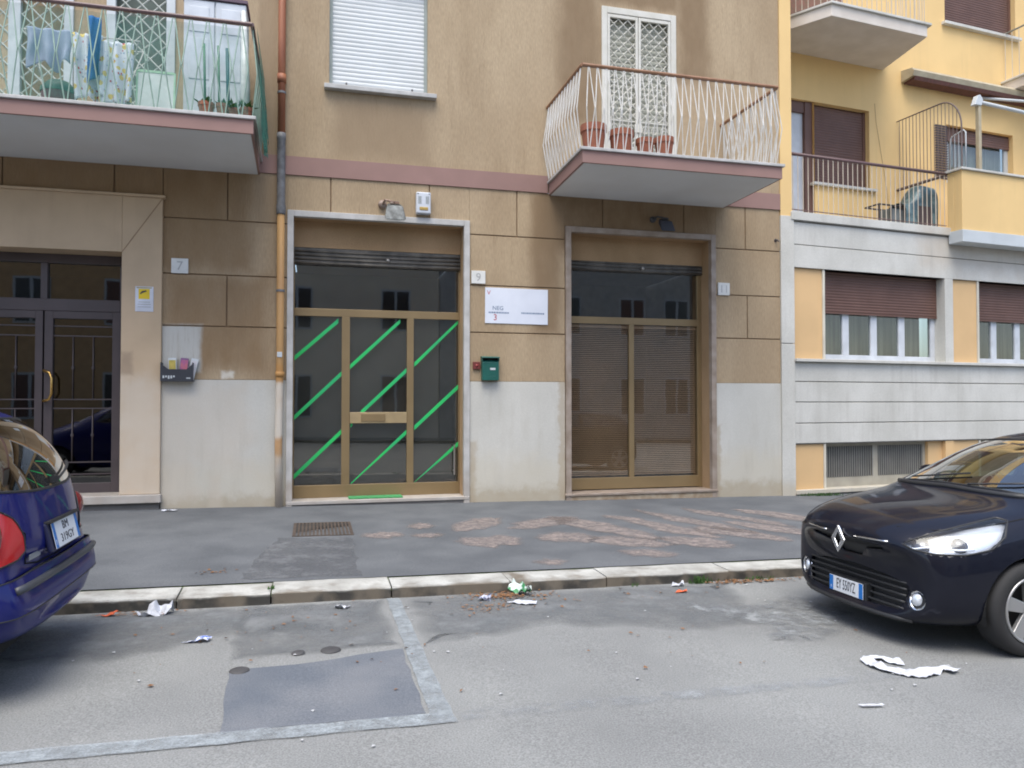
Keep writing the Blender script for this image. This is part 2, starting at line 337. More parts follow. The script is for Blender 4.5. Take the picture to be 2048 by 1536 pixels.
sheet('ground', -90, 90, -90, 90, 2, 2, lambda x, y: -.013 * x - 1.6 + 0 * y, asphalt)
sheet('road', -40, 40, -7.2, 6.32, 80, 14, zr, asphalt)
sheet('pavement', -40, 40, 6.66, 13.2, 80, 7, zs, asphalt_s)
sheet('pavement_far_side', -40, 40, -9.5, -7.2, 40, 2, lambda x, y: .1 - .013 * x, asphalt_s)

# old mended asphalt and stains in the road surface
poly_sheet('asphalt_patch', [(-.42, 3.93), (-.46, 4.80), (.02, 4.86), (.57, 5.0), (.57, 3.93)], zr, patch_m, .004, ragged=.012)
rm = mat('asphalt_grey_stain', (.138, .148, .154), (.175, .182, .184), .9, 3.5, grain=.25, gscale=110, bump=.4, bscale=130)
poly_sheet('road_stain', [(-3, 5.3), (-1.2, 5.05), (-.6, 5.5), (.3, 5.4), (.55, 5.7), (.55, 6.28), (-3, 6.29)], zr, rm, .003, ragged=.04, fade=.2)
poly_sheet('road_stain', [(.74, 5.0), (1.7, 5.25), (2.8, 4.9), (3.3, 5.0), (3.7, 6.28), (.74, 6.29)], zr, rm, .003, ragged=.05, fade=.2)
chalk = mat('pale_spill_stain', (.25, .265, .27), (.17, .18, .188), .9, 8, grain=.25, gscale=90, lo=.42, hi=.58)
poly_sheet('road_stain', [(2.75, 5.55), (2.95, 5.66), (3.45, 5.5), (3.95, 5.75), (4.1, 5.2), (3.8, 4.75), (3.35, 4.5), (3.05, 4.62), (3.15, 4.95), (3.02, 5.2)], zr, chalk, .007, ragged=.05, step=.08, fade=.14)
poly_sheet('road_stain', [(-.5, 4.98), (.56, 5.06), (.57, 6.27), (-.55, 6.27)], zr, rm, .0055, ragged=.03, fade=.1)
# painted bay corner
mk = poly_sheet('road_marking', [(-3.0, 3.79), (.71, 3.79), (.70, 4.1), (.69, 6.27), (.585, 6.27), (.59, 3.92), (-3.0, 3.93)], zr, paint_line, .0085, ragged=.006, step=.1)
def patchy_alpha(m, scale, lo, hi, faded=False):
    t, N, L = nodes_of(m); p = N['Principled BSDF']; geo = N.new('ShaderNodeNewGeometry')
    nz = N.new('ShaderNodeTexNoise'); nz.inputs['Scale'].default_value = scale; nz.inputs['Detail'].default_value = 9; nz.inputs['Roughness'].default_value = .75; L.new(geo.outputs['Position'], nz.inputs['Vector'])
    r = N.new('ShaderNodeMapRange'); r.inputs[1].default_value = lo; r.inputs[2].default_value = hi; L.new(nz.outputs[0], r.inputs[0])
    if not faded: L.new(r.outputs[0], p.inputs['Alpha']); return
    at = N.new('ShaderNodeAttribute'); at.attribute_name = 'fade'; u = N.new('ShaderNodeMath'); u.operation = 'MULTIPLY'; L.new(at.outputs['Fac'], u.inputs[0]); L.new(r.outputs[0], u.inputs[1]); L.new(u.outputs[0], p.inputs['Alpha'])
patchy_alpha(paint_line, 9, .20, .66)
patchy_alpha(chalk, 5, .38, .60, True)
patchy_alpha(rm, 1.6, .25, .62, True)
faint = mat('road_paint_faint', (.34, .36, .37), (.28, .30, .31), .9, 7, grain=.25, gscale=90); patchy_alpha(faint, 5, .42, .75, True)
poly_sheet('road_marking', [(.72, 3.79), (3.6, 3.79), (3.6, 3.95), (.72, 3.95)], zr, faint, .004, ragged=.004, fade=.05)
# small dark cap marks
capm = mat('cap_dark', (.065, .064, .066), None, .7)
for (x, y, r) in ((-.41, 4.79, .055), (-.08, 5.04, .04), (.12, 5.06, .06)):
    o = obj('valve_cap', MB().lathe([(0, .012), (r * .75, .012), (r, .006), (r * 1.08, 0)], 20), capm, None, smooth=True)
    o.location = (x, y, zr(x) + .004)
    tag(o, {-.41: 'dark round cap in the road by the left edge of the asphalt patch', -.08: 'smallest dark round cap in the road, middle of three', .12: 'largest dark round cap in the road behind the asphalt patch'}[x], 'valve cap', 'round caps set into the road')
# paler pinkish strips with soft edges, coloured onto the pavement
pink_m = mat('pale_pink_pavement', (.27, .225, .205), (.205, .178, .168), .9, 9, grain=.35, gscale=70, lo=.35, hi=.65, bump=.5, bscale=80); patchy_alpha(pink_m, 10, .22, .62, True)
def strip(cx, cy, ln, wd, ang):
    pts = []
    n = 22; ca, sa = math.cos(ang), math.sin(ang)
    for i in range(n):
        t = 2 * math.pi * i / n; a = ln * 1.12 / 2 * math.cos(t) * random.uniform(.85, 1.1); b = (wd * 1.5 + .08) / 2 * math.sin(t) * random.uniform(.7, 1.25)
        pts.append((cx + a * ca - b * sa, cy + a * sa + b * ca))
    poly_sheet('pink_patch', pts, zs, pink_m, .004, ragged=.004, step=.07, fade=.10)
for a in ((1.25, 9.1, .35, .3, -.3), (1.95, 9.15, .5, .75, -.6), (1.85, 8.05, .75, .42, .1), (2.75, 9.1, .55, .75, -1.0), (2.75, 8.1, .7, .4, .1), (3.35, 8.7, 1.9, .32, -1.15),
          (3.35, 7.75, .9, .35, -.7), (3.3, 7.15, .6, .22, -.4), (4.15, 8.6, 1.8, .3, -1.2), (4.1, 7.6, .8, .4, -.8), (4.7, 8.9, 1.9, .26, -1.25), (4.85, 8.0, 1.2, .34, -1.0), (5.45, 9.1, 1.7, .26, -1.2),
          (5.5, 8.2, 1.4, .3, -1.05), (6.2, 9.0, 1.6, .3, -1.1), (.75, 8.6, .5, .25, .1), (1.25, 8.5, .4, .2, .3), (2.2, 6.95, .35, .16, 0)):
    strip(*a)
# straight-edged older repair in the pavement
rep = mat('asphalt_repair', (.132, .138, .145), (.105, .11, .118), .9, 2.2, grain=.2, gscale=120, bump=.35, bscale=120); patchy_alpha(rep, 3, .36, .6)
poly_sheet('pavement_repair', [(-.6, 6.75), (-.35, 8.6), (.42, 8.55), (.4, 6.75)], zs, rep, .003, ragged=.03)

# kerb stones, one by one
kerb = thing('kerb', None, None, kind='structure')
joints = [-7.6, -6.3, -5.2, -4.0, -2.9, -1.95, -1.0, -.31, .63, 1.63, 2.5, 3.7, 4.9, 6.1, 7.4, 8.8, 10.2, 11.7]
for i, (a, b) in enumerate(zip(joints, joints[1:])):
    dy = random.uniform(-.015, .02); top = random.uniform(-.004, .006); n = 14; mb = MB(); rows = []
    back = 6.64 + (.03 if abs(a + .31) < .01 else -.02 if abs(a - .63) < .01 else random.uniform(-.03, .01))
    for k in range(n + 1):
        x = a + .006 + (b - a - .012) * k / n; w = .011 * mnoise.noise(Vector((x * 3.1, i, 1))); w2 = .008 * mnoise.noise(Vector((x * 5, i, 5)))
        g = -.013 * x
        chip = .03 if (abs(x - 1.72) < .06 or abs(x + 1.0) < .05) else 0
        rows.append([(x, 6.3 + dy + w, g - .05), (x, 6.297 + dy + w + chip * .6, g + .080 - chip), (x, 6.306 + dy + w + chip, g + .090 + top + w2 * .5 - chip * .5), (x, back - .03 + w, g + .096 + top), (x, back + w * 1.5, g + .090 + top), (x, back + w, g - .05)])
    for r in rows: mb.v += r
    for k in range(n):
        for j in range(5): p = k * 6 + j; mb.f.append((p, p + 6, p + 7, p + 1))
    mb.f.append(tuple(range(6))); mb.f.append(tuple(n * 6 + j for j in range(6))[::-1])
    obj('kerb_stone', mb, kerb_m, kerb)
jm = mat('kerb_joint_dirt', (.12, .12, .10), (.10, .14, .05), .95, 8)
mbj = MB()
for k in range(40):
    x0, x1 = -7.6 + k * .4825, -7.6 + (k + 1) * .4825
    mbj.quad((x0, 6.33, -.013 * x0 + .055), (x1, 6.33, -.013 * x1 + .055), (x1, 6.7, -.013 * x1 + .089), (x0, 6.7, -.013 * x0 + .089))
obj('joint_filling', mbj, jm, kerb)

# drain grate in the pavement
gt = thing('drain_grate', 'rusty iron drain grate set in the pavement by the shop door', 'drain grate', (.12, 9.1, zs(.12, 9.1)), (.011, .013, 0))
iron = mat('grate_iron', (.10, .075, .06), (.065, .05, .04), .8, 12, metal=.3)
fr = MB(); W, D = .33, .44
for q in ((-W, W, -D, -D + .035), (-W, W, D - .035, D), (-W, -W + .035, -D + .035, D - .035), (W - .035, W, -D + .035, D - .035)): fr.box(q[0], q[1], q[2], q[3], -.03, .006)
obj('frame', fr, iron, gt)
obj('pit', B(-W + .03, W - .03, -D + .03, D - .03, -.028, .0), mat('pit_dark', (.04, .038, .036), None, .95), gt)
bar = B(-.011, .011, -D + .036, D - .036, 0, .008).mesh('bar'); bar.materials.append(iron)
for k in range(14): o = obj('bar', bar, None, gt); o.location = (-W + .065 + k * .041, 0, 0)

# ------------------------------------------------------------------ left building
bld = thing('apartment_building', 'beige plastered apartment block with white painted dado and two shopfronts', 'building', (0, YF, 0))
bld.location = (0, 0, 0)
XL, XR = -8.0, 7.44
S1 = (-.27, 2.14, 0, 4.17); S2 = (3.80, 6.165, 0, 4.18); D7 = (-4.46, -2.44, 0, 3.56)
WIN = (.20, 1.60, 6.06, 7.62); BD = (4.31, 5.57, 4.92, 7.74); LD = (-2.62, -1.84, 4.92, 7.6); LW = (-3.72, -3.08, 5.0, 7.6)
core = holed_wall(XL, XR, -.4, 4.75, [(h[0] - .015, h[1] + .015, h[2], h[3] + .015) for h in (S1, S2, D7)], YF + .022, .6); obj('wall', core, groove_m, bld)
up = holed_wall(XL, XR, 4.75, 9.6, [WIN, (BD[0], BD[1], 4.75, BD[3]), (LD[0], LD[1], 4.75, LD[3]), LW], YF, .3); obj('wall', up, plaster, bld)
band = MB()
for a, b in ((XL, -.70), (-.70, 3.43), (6.42, XR)): band.box(a, b, YF - .02, YF + .1, 4.75, 5.01)
objs('string_course', band, band_m, bld)
# plaster blocks with recessed joints
G = .008
def block(x0, x1, z0, z1, m=plaster, y=YF, gl=G, gr=G):
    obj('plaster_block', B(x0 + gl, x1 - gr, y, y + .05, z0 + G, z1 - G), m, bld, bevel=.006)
rows = [(1.88, 2.61), (2.61, 3.31), (3.31, 4.06), (4.06, 4.75 + G)]
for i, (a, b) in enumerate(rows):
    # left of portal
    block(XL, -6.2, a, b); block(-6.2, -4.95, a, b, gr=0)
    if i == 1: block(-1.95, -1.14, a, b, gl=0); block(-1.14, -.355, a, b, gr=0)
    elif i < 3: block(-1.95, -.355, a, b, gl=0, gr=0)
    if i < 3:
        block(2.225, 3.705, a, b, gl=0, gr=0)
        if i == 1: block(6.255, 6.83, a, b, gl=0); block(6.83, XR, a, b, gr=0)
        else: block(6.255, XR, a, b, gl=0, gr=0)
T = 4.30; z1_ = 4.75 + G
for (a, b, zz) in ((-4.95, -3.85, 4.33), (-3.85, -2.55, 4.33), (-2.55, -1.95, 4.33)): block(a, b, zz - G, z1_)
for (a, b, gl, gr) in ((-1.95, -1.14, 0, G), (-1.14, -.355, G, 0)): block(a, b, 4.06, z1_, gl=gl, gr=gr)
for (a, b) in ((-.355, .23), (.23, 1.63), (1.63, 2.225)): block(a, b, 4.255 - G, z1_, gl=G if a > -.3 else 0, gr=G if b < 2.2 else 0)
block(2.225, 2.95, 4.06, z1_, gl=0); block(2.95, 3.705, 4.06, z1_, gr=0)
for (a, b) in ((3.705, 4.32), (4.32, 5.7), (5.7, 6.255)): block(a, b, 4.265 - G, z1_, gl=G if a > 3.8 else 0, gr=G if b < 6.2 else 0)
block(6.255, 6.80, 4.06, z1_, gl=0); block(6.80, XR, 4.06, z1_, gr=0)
for (a, b) in ((XL, -4.95), (-1.95, -.355), (2.225, 3.705), (6.255, XR)):
    obj('dado_panel', B(a, b, YF - .004, YF + .05, -.3, 1.885), dado_m, bld, bevel=.004)

# portal of number 7
pt = objs('door_surround', MB().box(-2.44, -1.95, YF - .05, YF + .05, .37, 4.30).box(-4.95, -4.46, YF - .05, YF + .05, .37, 4.30), portal_m, bld, bevel=.01)
obj('lintel', MB().box(-4.46, -2.44, YF - .05, YF + .05, 3.56, 4.30), portal_m, pt, bevel=.004)
obj('cap_moulding', MB().box(-4.98, -1.92, YF - .075, YF + .05, 4.30, 4.335), portal_m, pt, bevel=.006)
sd_ = MB(); sd_.prism([(-2.44, YF - .0525, 3.56), (-2.435, YF - .0525, 3.55), (-1.95, YF - .0525, 4.285), (-1.955, YF - .0525, 4.295)], (0, .004, 0)); obj('mitre_joint', sd_, groove_m, pt)
rv = MB().box(-2.44, -2.40, YF + .05, YF + .5, .37, 3.6).box(-4.50, -4.46, YF + .05, YF + .5, .37, 3.6).box(-4.46, -2.44, YF + .05, YF + .5, 3.56, 3.6); obj('reveal', rv, portal_m, pt)
obj('threshold', B(-4.98, -1.93, YF - .1, YF + .55, .26, .37), marble, bld, bevel=.01)
obj('threshold_base', B(-4.95, -1.96, YF - .04, YF + .5, -.1, .26), mat('base_dark', (.16, .15, .14), None, .9), bld)
DY = YF + .33
dr = obj('entrance_door', MB().box(-4.46, -2.44, DY, DY + .09, 3.44, 3.56).box(-4.46, -4.36, DY, DY + .09, .37, 3.44).box(-2.54, -2.44, DY, DY + .09, .37, 3.44)
         .box(-4.36, -2.54, DY, DY + .09, 2.80, 2.96).box(-3.50, -3.42, DY, DY + .09, 2.96, 3.44), door_dark, bld, bevel=.005)
for (a, b) in ((-4.36, -3.47), (-3.45, -2.54)):
    lf = obj('leaf', MB().box(a, a + .10, DY + .01, DY + .075, .37, 2.80).box(b - .09, b, DY + .01, DY + .075, .37, 2.80).box(a + .10, b - .09, DY + .01, DY + .075, 2.70, 2.80).box(a + .1, b - .09, DY + .01, DY + .075, .37, .50), door_dark, dr, bevel=.004)
    lx0, lx1 = a + .10, b - .09; bm_ = MB()
    for z in (2.60, 2.47, 1.62, 1.50, .78, .62): obj('grille_rail', B(lx0, lx1, DY + .03, DY + .045, z - .008, z + .008), door_dark, dr)
    for f in (.33, .67):
        x = lx0 + (lx1 - lx0) * f
        for (p, q) in ((1.62, 2.47), (.78, 1.50)): 
            obj('grille_bar', MB().tube([(x, DY + .037, p), (x, DY + .037, (p + q) / 2 - .03), (x, DY + .037, (p + q) / 2), (x, DY + .037, (p + q) / 2 + .03), (x, DY + .037, q)], [.008, .008, .022, .008, .008], 8), door_dark, dr, smooth=True)
dg = glass('door_glass', (.35, .36, .38), 1.5)
for (a, b, c, d) in ((-4.26, -3.56, .5, 2.7), (-3.35, -2.63, .5, 2.7), (-4.36, -3.50, 2.96, 3.44), (-3.42, -2.54, 2.96, 3.44)):
    obj('glass_pane', B(a, b, DY + .055, DY + .061, c, d), dg, dr)
hb = MB().tube([(-3.43, DY + .01, 2.0), (-3.43, DY - .06, 2.0), (-3.36, DY - .085, 1.97), (-3.325, DY - .09, 1.90), (-3.325, DY - .09, 1.70), (-3.36, DY - .085, 1.62), (-3.43, DY - .06, 1.60), (-3.43, DY + .01, 1.60)], .017, 10)
obj('handle', hb, mat('polished_brass', (.62, .38, .12), None, .25, metal=.9), dr, smooth=True)
room = MB().quad((-4.6, DY + 3, .3), (-2.3, DY + 3, .3), (-2.3, DY + 3, 3.7), (-4.6, DY + 3, 3.7)).quad((-4.6, DY + .2, .37), (-2.3, DY + .2, .37), (-2.3, DY + 3, .37), (-4.6, DY + 3, .37)) \
    .quad((-4.6, DY + .1, .37), (-4.6, DY + 3, .37), (-4.6, DY + 3, 3.7), (-4.6, DY + .1, 3.7)).quad((-2.3, DY + .1, .37), (-2.3, DY + 3, .37), (-2.3, DY + 3, 3.7), (-2.3, DY + .1, 3.7)).quad((-4.6, DY + .1, 3.7), (-2.3, DY + .1, 3.7), (-2.3, DY + 3, 3.7), (-4.6, DY + 3, 3.7))
obj('hallway', room, mat('hallway_paint', (.14, .10, .07), None, .8), bld)

# shopfronts
def shopfront(x0, x1, ztop, fm, fw, mulls, glassm):
    """x0..x1 clear opening; marble surround outside it"""
    sf = obj('shopfront', MB().box(x0 - fw, x0, YF - .035, YF + .06, 0, ztop + fw), fm, bld, bevel=.006)
    obj('surround_side', MB().box(x1, x1 + fw, YF - .035, YF + .06, 0, ztop + fw), fm, sf, bevel=.006)
    obj('surround_top', B(x0, x1, YF - .035, YF + .06, ztop, ztop + fw), fm, sf, bevel=.006)
    obj('reveal', MB().box(x0 - .03, x0, YF + .06, YF + .45, .1, ztop).box(x1, x1 + .03, YF + .06, YF + .45, .1, ztop).box(x0, x1, YF + .06, YF + .45, ztop, ztop + .03), reveal_m, sf)
    obj('lintel_panel', B(x0, x1, YF + .26, YF + .45, 3.80, ztop), reveal_m, sf)
    return sf
sf1 = shopfront(S1[0], S1[1], 4.17, marble, .085, None, None)
sf2 = shopfront(S2[0], S2[1], 4.18, marble_d, .085, None, None)
FY = YF + .30
def shop_inner(sf, x0, x1, mull, left_f, right_f, sh0):
    sb = MB().box(x0, x1, FY - .03, FY + .09, sh0, 3.80)
    obj('shutter_box', sb, steel_d, sf)
    sl = MB()
    z = sh0
    while z < 3.78: sl.tube([(x0 + .01, FY - .035, z + .02), (x1 - .01, FY - .035, z + .02)], .016, 8); z += .055
    obj('shutter_slats', sl, steel_d, sf, smooth=True)
    obj('shutter_lock', MB().lathe([(0, -.06), (.022, -.055), (.028, -.04), (.028, 0)], 16, ((x0 + x1) / 2 + .12, FY - .02, 3.66 if sh0 < 3.6 else 3.72), 'y'), mat('steel_bright', (.5, .48, .46), None, .3, metal=.8), sf, smooth=True)
    f = MB().box(x0 + left_f, x1 - right_f, FY, FY + .07, 2.82, 2.93)
    f.box(x0, x0 + left_f, FY, FY + .07, .2, sh0).box(x1 - right_f, x1, FY, FY + .07, .2, sh0).box(x0 + left_f, x1 - right_f, FY, FY + .07, .21, .39)
    for (c, w) in mull: f.box(c - w / 2, c + w / 2, FY + .002, FY + .072, .39, 2.82)
    obj('frame', f, brass, sf, bevel=.004)
    edges = [x0 + left_f] + [v for (c, w) in mull for v in (c - w / 2, c + w / 2)] + [x1 - right_f]
    for a, b in zip(edges[::2], edges[1::2]): obj('glass_pane', B(a, b, FY + .032, FY + .038, .39, 2.82), glass_shop, sf)
    obj('glass_pane', B(x0 + left_f, x1 - right_f, FY + .032, FY + .038, 2.93, sh0), glass_shop, sf)
    bd = MB().quad((x0 - .02, FY + 2.2, .2), (x1 + .02, FY + 2.2, .2), (x1 + .02, FY + 2.2, 3.8), (x0 - .02, FY + 2.2, 3.8)).quad((x0 - .02, FY + .1, .21), (x1, FY + .1, .21), (x1, FY + 2.2, .21), (x0 - .02, FY + 2.2, .21))
    bd.quad((x0 - .02, FY + .1, .2), (x0 - .02, FY + 2.2, .2), (x0 - .02, FY + 2.2, 3.8), (x0 - .02, FY + .1, 3.8)).quad((x1 + .02, FY + .1, .2), (x1 + .02, FY + 2.2, .2), (x1 + .02, FY + 2.2, 3.8), (x1 + .02, FY + .1, 3.8)).quad((x0, FY + .1, 3.78), (x1, FY + .1, 3.78), (x1, FY + 2.2, 3.78), (x0, FY + 2.2, 3.78))
    obj('interior', bd, shop_dark, sf)
shop_inner(sf1, S1[0], S1[1], [(.46, .115), (1.395, .10)], .012, .02, 3.56)
shop_inner(sf2, S2[0], S2[1], [(4.93, .085)], .03, .075, 3.66)
obj('threshold', B(-.355, 2.225, YF - .04, YF + .45, .16, .21), marble, sf1, bevel=.008)
obj('threshold_base', B(-.33, 2.20, YF - .02, YF + .4, -.1, .16), mat('base_dark', (.16, .15, .14), None, .9), sf1)
obj('threshold', B(3.70, 6.26, YF - .05, YF + .45, .155, .195), marble_d, sf2, bevel=.008)
obj('threshold_base', B(3.73, 6.22, YF - .03, YF + .4, -.1, .155), mat('plinth_flaked', (.27, .20, .13), (.40, .33, .24), .9, 9), sf2)
# grey blind backing behind the left shop glass, strips of green tape on it
obj('backing_screen', B(S1[0] + .02, S1[1] - .02, FY + .10, FY + .105, .38, 2.82), mat('screen_grey', (.060, .062, .056), (.048, .05, .046), .9, 2), sf1)
tape = mat('green_tape', (.02, .50, .11), (.02, .40, .13), .5, 2)
def zt(px, py, Y): return px, py
stripes = [((-.255, 2.51), (.27, 2.88)), ((-.255, 1.58), (.40, 2.30)), ((-.255, .60), (.40, 1.23)),
           ((.52, 2.22), (1.27, 2.80)), ((.70, 1.44), (1.34, 2.19)), ((.52, .38), (1.34, 1.14)), ((.52, 1.25), (.56, 1.29)),
           ((1.45, 2.27), (2.11, 2.80)), ((1.45, 1.20), (2.11, 1.90)), ((1.45, .39), (2.11, .97))]
def unp(px, py, Y):
    f = 1525.; yaw, pitch = R(14.64), R(1.27); cy, sy, cp, sp = math.cos(yaw), math.sin(yaw), math.cos(pitch), math.sin(pitch)
    F = Vector((sy * cp, cy * cp, sp)); Rt = Vector((cy, -sy, 0)); U = Rt.cross(F)
    d = F + Rt * ((px - 1024) / f) - U * ((py - 768) / f); return Vector((0, 0, 1.6)) + d * (Y / d.y)
ts = [((103, 803), (300, 640), 0), ((103, 1065), (315, 872), 0), ((103, 1325), (315, 1127), 0), ((350, 843), (572, 640), 1), ((398, 1045), (603, 857), 1), ((353, 1100), (362, 1090), 1), ((355, 1362), (603, 1128), 1),
      ((633, 833), (832, 643), 2), ((633, 1110), (832, 930), 2), ((633, 1358), (832, 1180), 2)]
lim = [(-.256, .400), (.520, 1.343), (1.447, 2.118)]
for (a, b, k) in ts:
    p = unp(540 + a[0] / 2.195, 350 + a[1] / 2.195, FY + .03); q = unp(540 + b[0] / 2.195, 350 + b[1] / 2.195, FY + .03)
    p.x = max(p.x, lim[k][0]); q.x = min(q.x, lim[k][1]); h = .034
    pts = [(p.x, p.z - h), (q.x, q.z - h), (q.x, min(q.z + h, 2.815)), (p.x, p.z + h)]
    obj('tape_stripe', MB().prism([(x, FY + .0305, max(z, .392)) for x, z in pts], (0, -.002, 0)), tape, sf1)
ml = obj('mail_slot_bar', B(.52, 1.343, FY - .012, FY + .05, 1.275, 1.435), mat('bar_pale_bronze', (.44, .33, .18), None, .4, metal=.3), sf1, bevel=.004)
obj('mail_flap', MB().box(.68, 1.03, FY - .022, FY - .012, 1.30, 1.41), brass, ml, bevel=.003)
obj('door_pull', MB().tube([(2.05, FY - .05, .50), (2.05, FY - .05, .95)], .012, 8).box(2.04, 2.06, FY - .05, FY + .03, .55, .57).box(2.04, 2.06, FY - .05, FY + .03, .88, .90), mat('steel_bright', (.5, .48, .46), None, .3, metal=.8), sf1)
mt = obj('door_mat', B(.5, 1.26, FY - .28, FY - .015, .214, .228), mat('mat_green', (.06, .30, .10), (.04, .22, .08), .9, 20), None)
tag(mt, 'green doormat strip on the sill of the shop with green stripes', 'doormat')
# venetian blind in right shop
blm = mat('blind_brown', (.47, .32, .20), (.39, .265, .165), .6, 2)
for (a, b) in ((3.84, 4.885), (4.975, 6.08)):
    bl = MB(); z = .42
    while z < 2.80:
        bl.v += [(a, FY + .06, z), (b, FY + .06, z), (b, FY + .085, z + .022), (a, FY + .085, z + .022)]; n = len(bl.v); bl.f.append((n - 4, n - 3, n - 2, n - 1)); z += .030
    o = obj('venetian_blind', bl, blm, sf2); o['kind'] = 'stuff'
obj('blind_headrail', MB().box(3.84, 6.08, FY + .045, FY + .1, 2.76, 2.81), blm, sf2)

# upper window with white roller shutter
wn_ = obj('window', MB().box(.20, .245, YF + .05, YF + .12, 6.06, 7.6), mat('frame_green_grey', (.30, .34, .32), None, .6), bld); obj('guide', B(1.555, 1.60, YF + .05, YF + .12, 6.06, 7.6), mat('frame_green_grey', None), wn_)
obj('sill', B(.13, 1.72, YF - .10, YF + .3, 5.995, 6.06), marble, wn_, bevel=.008)
slat = MB(); n = 6; w = 1.31; h = .0605
for k in range(n + 1):
    t = k / n; z = h * t; y = -.006 * math.sin(math.pi * t)
    slat.v += [(0, y, z), (w, y, z)]
for k in range(n): slat.f.append((2 * k, 2 * k + 1, 2 * k + 3, 2 * k + 2))
slm = slat.mesh('slat', True); slm.materials.append(shutter_w)
for k in range(25):
    o = obj('slat', slm, None, wn_); o.location = (.245, YF + .085, 6.065 + k * .0625)
obj('shutter_gap', B(.245, 1.555, YF + .092, YF + .1, 6.06, 7.6), mat('gap_dark', (.30, .30, .29), None, .8), wn_)
obj('bottom_bar', B(.245, 1.555, YF + .066, YF + .085, 6.061, 6.12), shutter_w, wn_, bevel=.006)
for x in (.44, 1.38): obj('stopper', B(x - .012, x + .012, YF + .05, YF + .066, 6.125, 6.15), dark_metal, wn_)

# balcony door with diamond lattice gate (right)
def lattice(parent, x0, x1, z0, z1, y, m, pitch, r=.008):
    mb = MB(); w = x1 - x0; hh = z1 - z0
    slope = 1.0; k = -hh
    while k < w:
        for s in (1, -1):
            # line x = k + t, t in 0..hh
            t0, t1 = max(0, -k), min(hh, w - k)
            if t1 - t0 > .02:
                zz0, zz1 = (z0 + t0, z0 + t1) if s == 1 else (z1 - t0, z1 - t1)
                mb.tube([(x0 + k + t0, y + s * r * .6, zz0), (x0 + k + t1, y + s * r * .6, zz1)], r, 5)
        k += pitch
    o = obj('lattice', mb, m, parent); o['kind'] = 'stuff'; return o
bdoor = obj('balcony_door', MB().box(4.31, 4.40, YF - .03, YF + .04, 4.92, 7.74).box(5.48, 5.57, YF - .03, YF + .04, 4.92, 7.74).box(4.40, 5.48, YF - .03, YF + .04, 7.64, 7.74), cream_m, bld, bevel=.006)
for (a, b) in ((4.405, 4.915), (4.925, 5.475)):
    obj('gate_leaf', MB().box(a, a + .04, YF - .025, YF + .02, 4.95, 7.63).box(b - .04, b, YF - .025, YF + .02, 4.95, 7.63).box(a + .04, b - .04, YF - .025, YF + .02, 7.58, 7.63).box(a + .04, b - .04, YF - .025, YF + .02, 4.95, 5.0), cream_m, bdoor, bevel=.004)
    lattice(bdoor, a + .04, b - .04, 5.0, 5.72, YF, cream_m, .158)
    lattice(bdoor, a + .04, b - .04, 5.98, 7.58, YF, cream_m, .158)
    sc = MB()
    for k in range(3):
        c = a + .04 + (b - a - .08) * (k + .5) / 3
        pts = [(c + .068 * (1 - t / 22) * math.cos(t * .5), YF, 5.85 + .085 * (1 - t / 22) * math.sin(t * .5)) for t in range(20)]; sc.tube(pts, .007, 5)
    sc.box(a + .04, b - .04, YF - .006, YF + .006, 5.715, 5.73).box(a + .04, b - .04, YF - .006, YF + .006, 5.97, 5.985)
    obj('scrollwork', sc, cream_m, bdoor)
obj('lock_plate', B(4.85, 4.97, YF - .04, YF - .026, 5.80, 5.93), cream_m, bdoor)
sl2 = MB(); n = 6
for k in range(n + 1):
    t = k / n; sl2.v += [(0, -.016 * math.sin(math.pi * t), .085 * t), (1.16, -.016 * math.sin(math.pi * t), .085 * t)]
for k in range(n): sl2.f.append((2 * k, 2 * k + 1, 2 * k + 3, 2 * k + 2))
sl2m = sl2.mesh('slat', True); sl2m.materials.append(mat('shutter_sage', (.40, .40, .33), (.36, .36, .30), .6, 3))
for k in range(31): o = obj('slat', sl2m, None, bdoor); o.location = (4.36, YF + .10, 4.93 + k * .087)
obj('shutter_gap', B(4.32, 5.56, YF + .115, YF + .12, 4.92, 7.74), mat('gap_dark2', (.08, .075, .07), None, .8), bdoor)

# balconies
def balcony(x0, x1, yf, xb0, xb1, slab_front_m):
    z0, z1 = 4.725, 4.89
    mb = MB(); top = [(x0, yf), (x1, yf), (xb1, YF), (xb0, YF)]
    mb.prism([(x, y, z0) for x, y in top], (0, 0, z1 - z0)); s = obj('balcony', mb, band_m, bld, bevel=.004)
    sf = MB(); e = .03; sf.prism([(x0 + e, yf + e, z0 - .003), (x1 - e, yf + e, z0 - .003), (xb1 - e, YF, z0 - .003), (xb0 + e, YF, z0 - .003)], (0, 0, .01)); obj('soffit', sf, soffit_m, s)
    nz = MB(); e = .03; nz.prism([(x0 - e, yf - e, z1), (x1 + e, yf - e, z1), (xb1 + e, YF, z1), (xb0 - e, YF, z1)], (0, 0, .04)); obj('marble_edge', nz, marble, s, bevel=.006)
    return s
b2 = balcony(3.40, 6.38, 9.36, 3.45, 6.43, None)
b1 = balcony(-8.0, -.69, 9.34, -8.0, -.72, None)
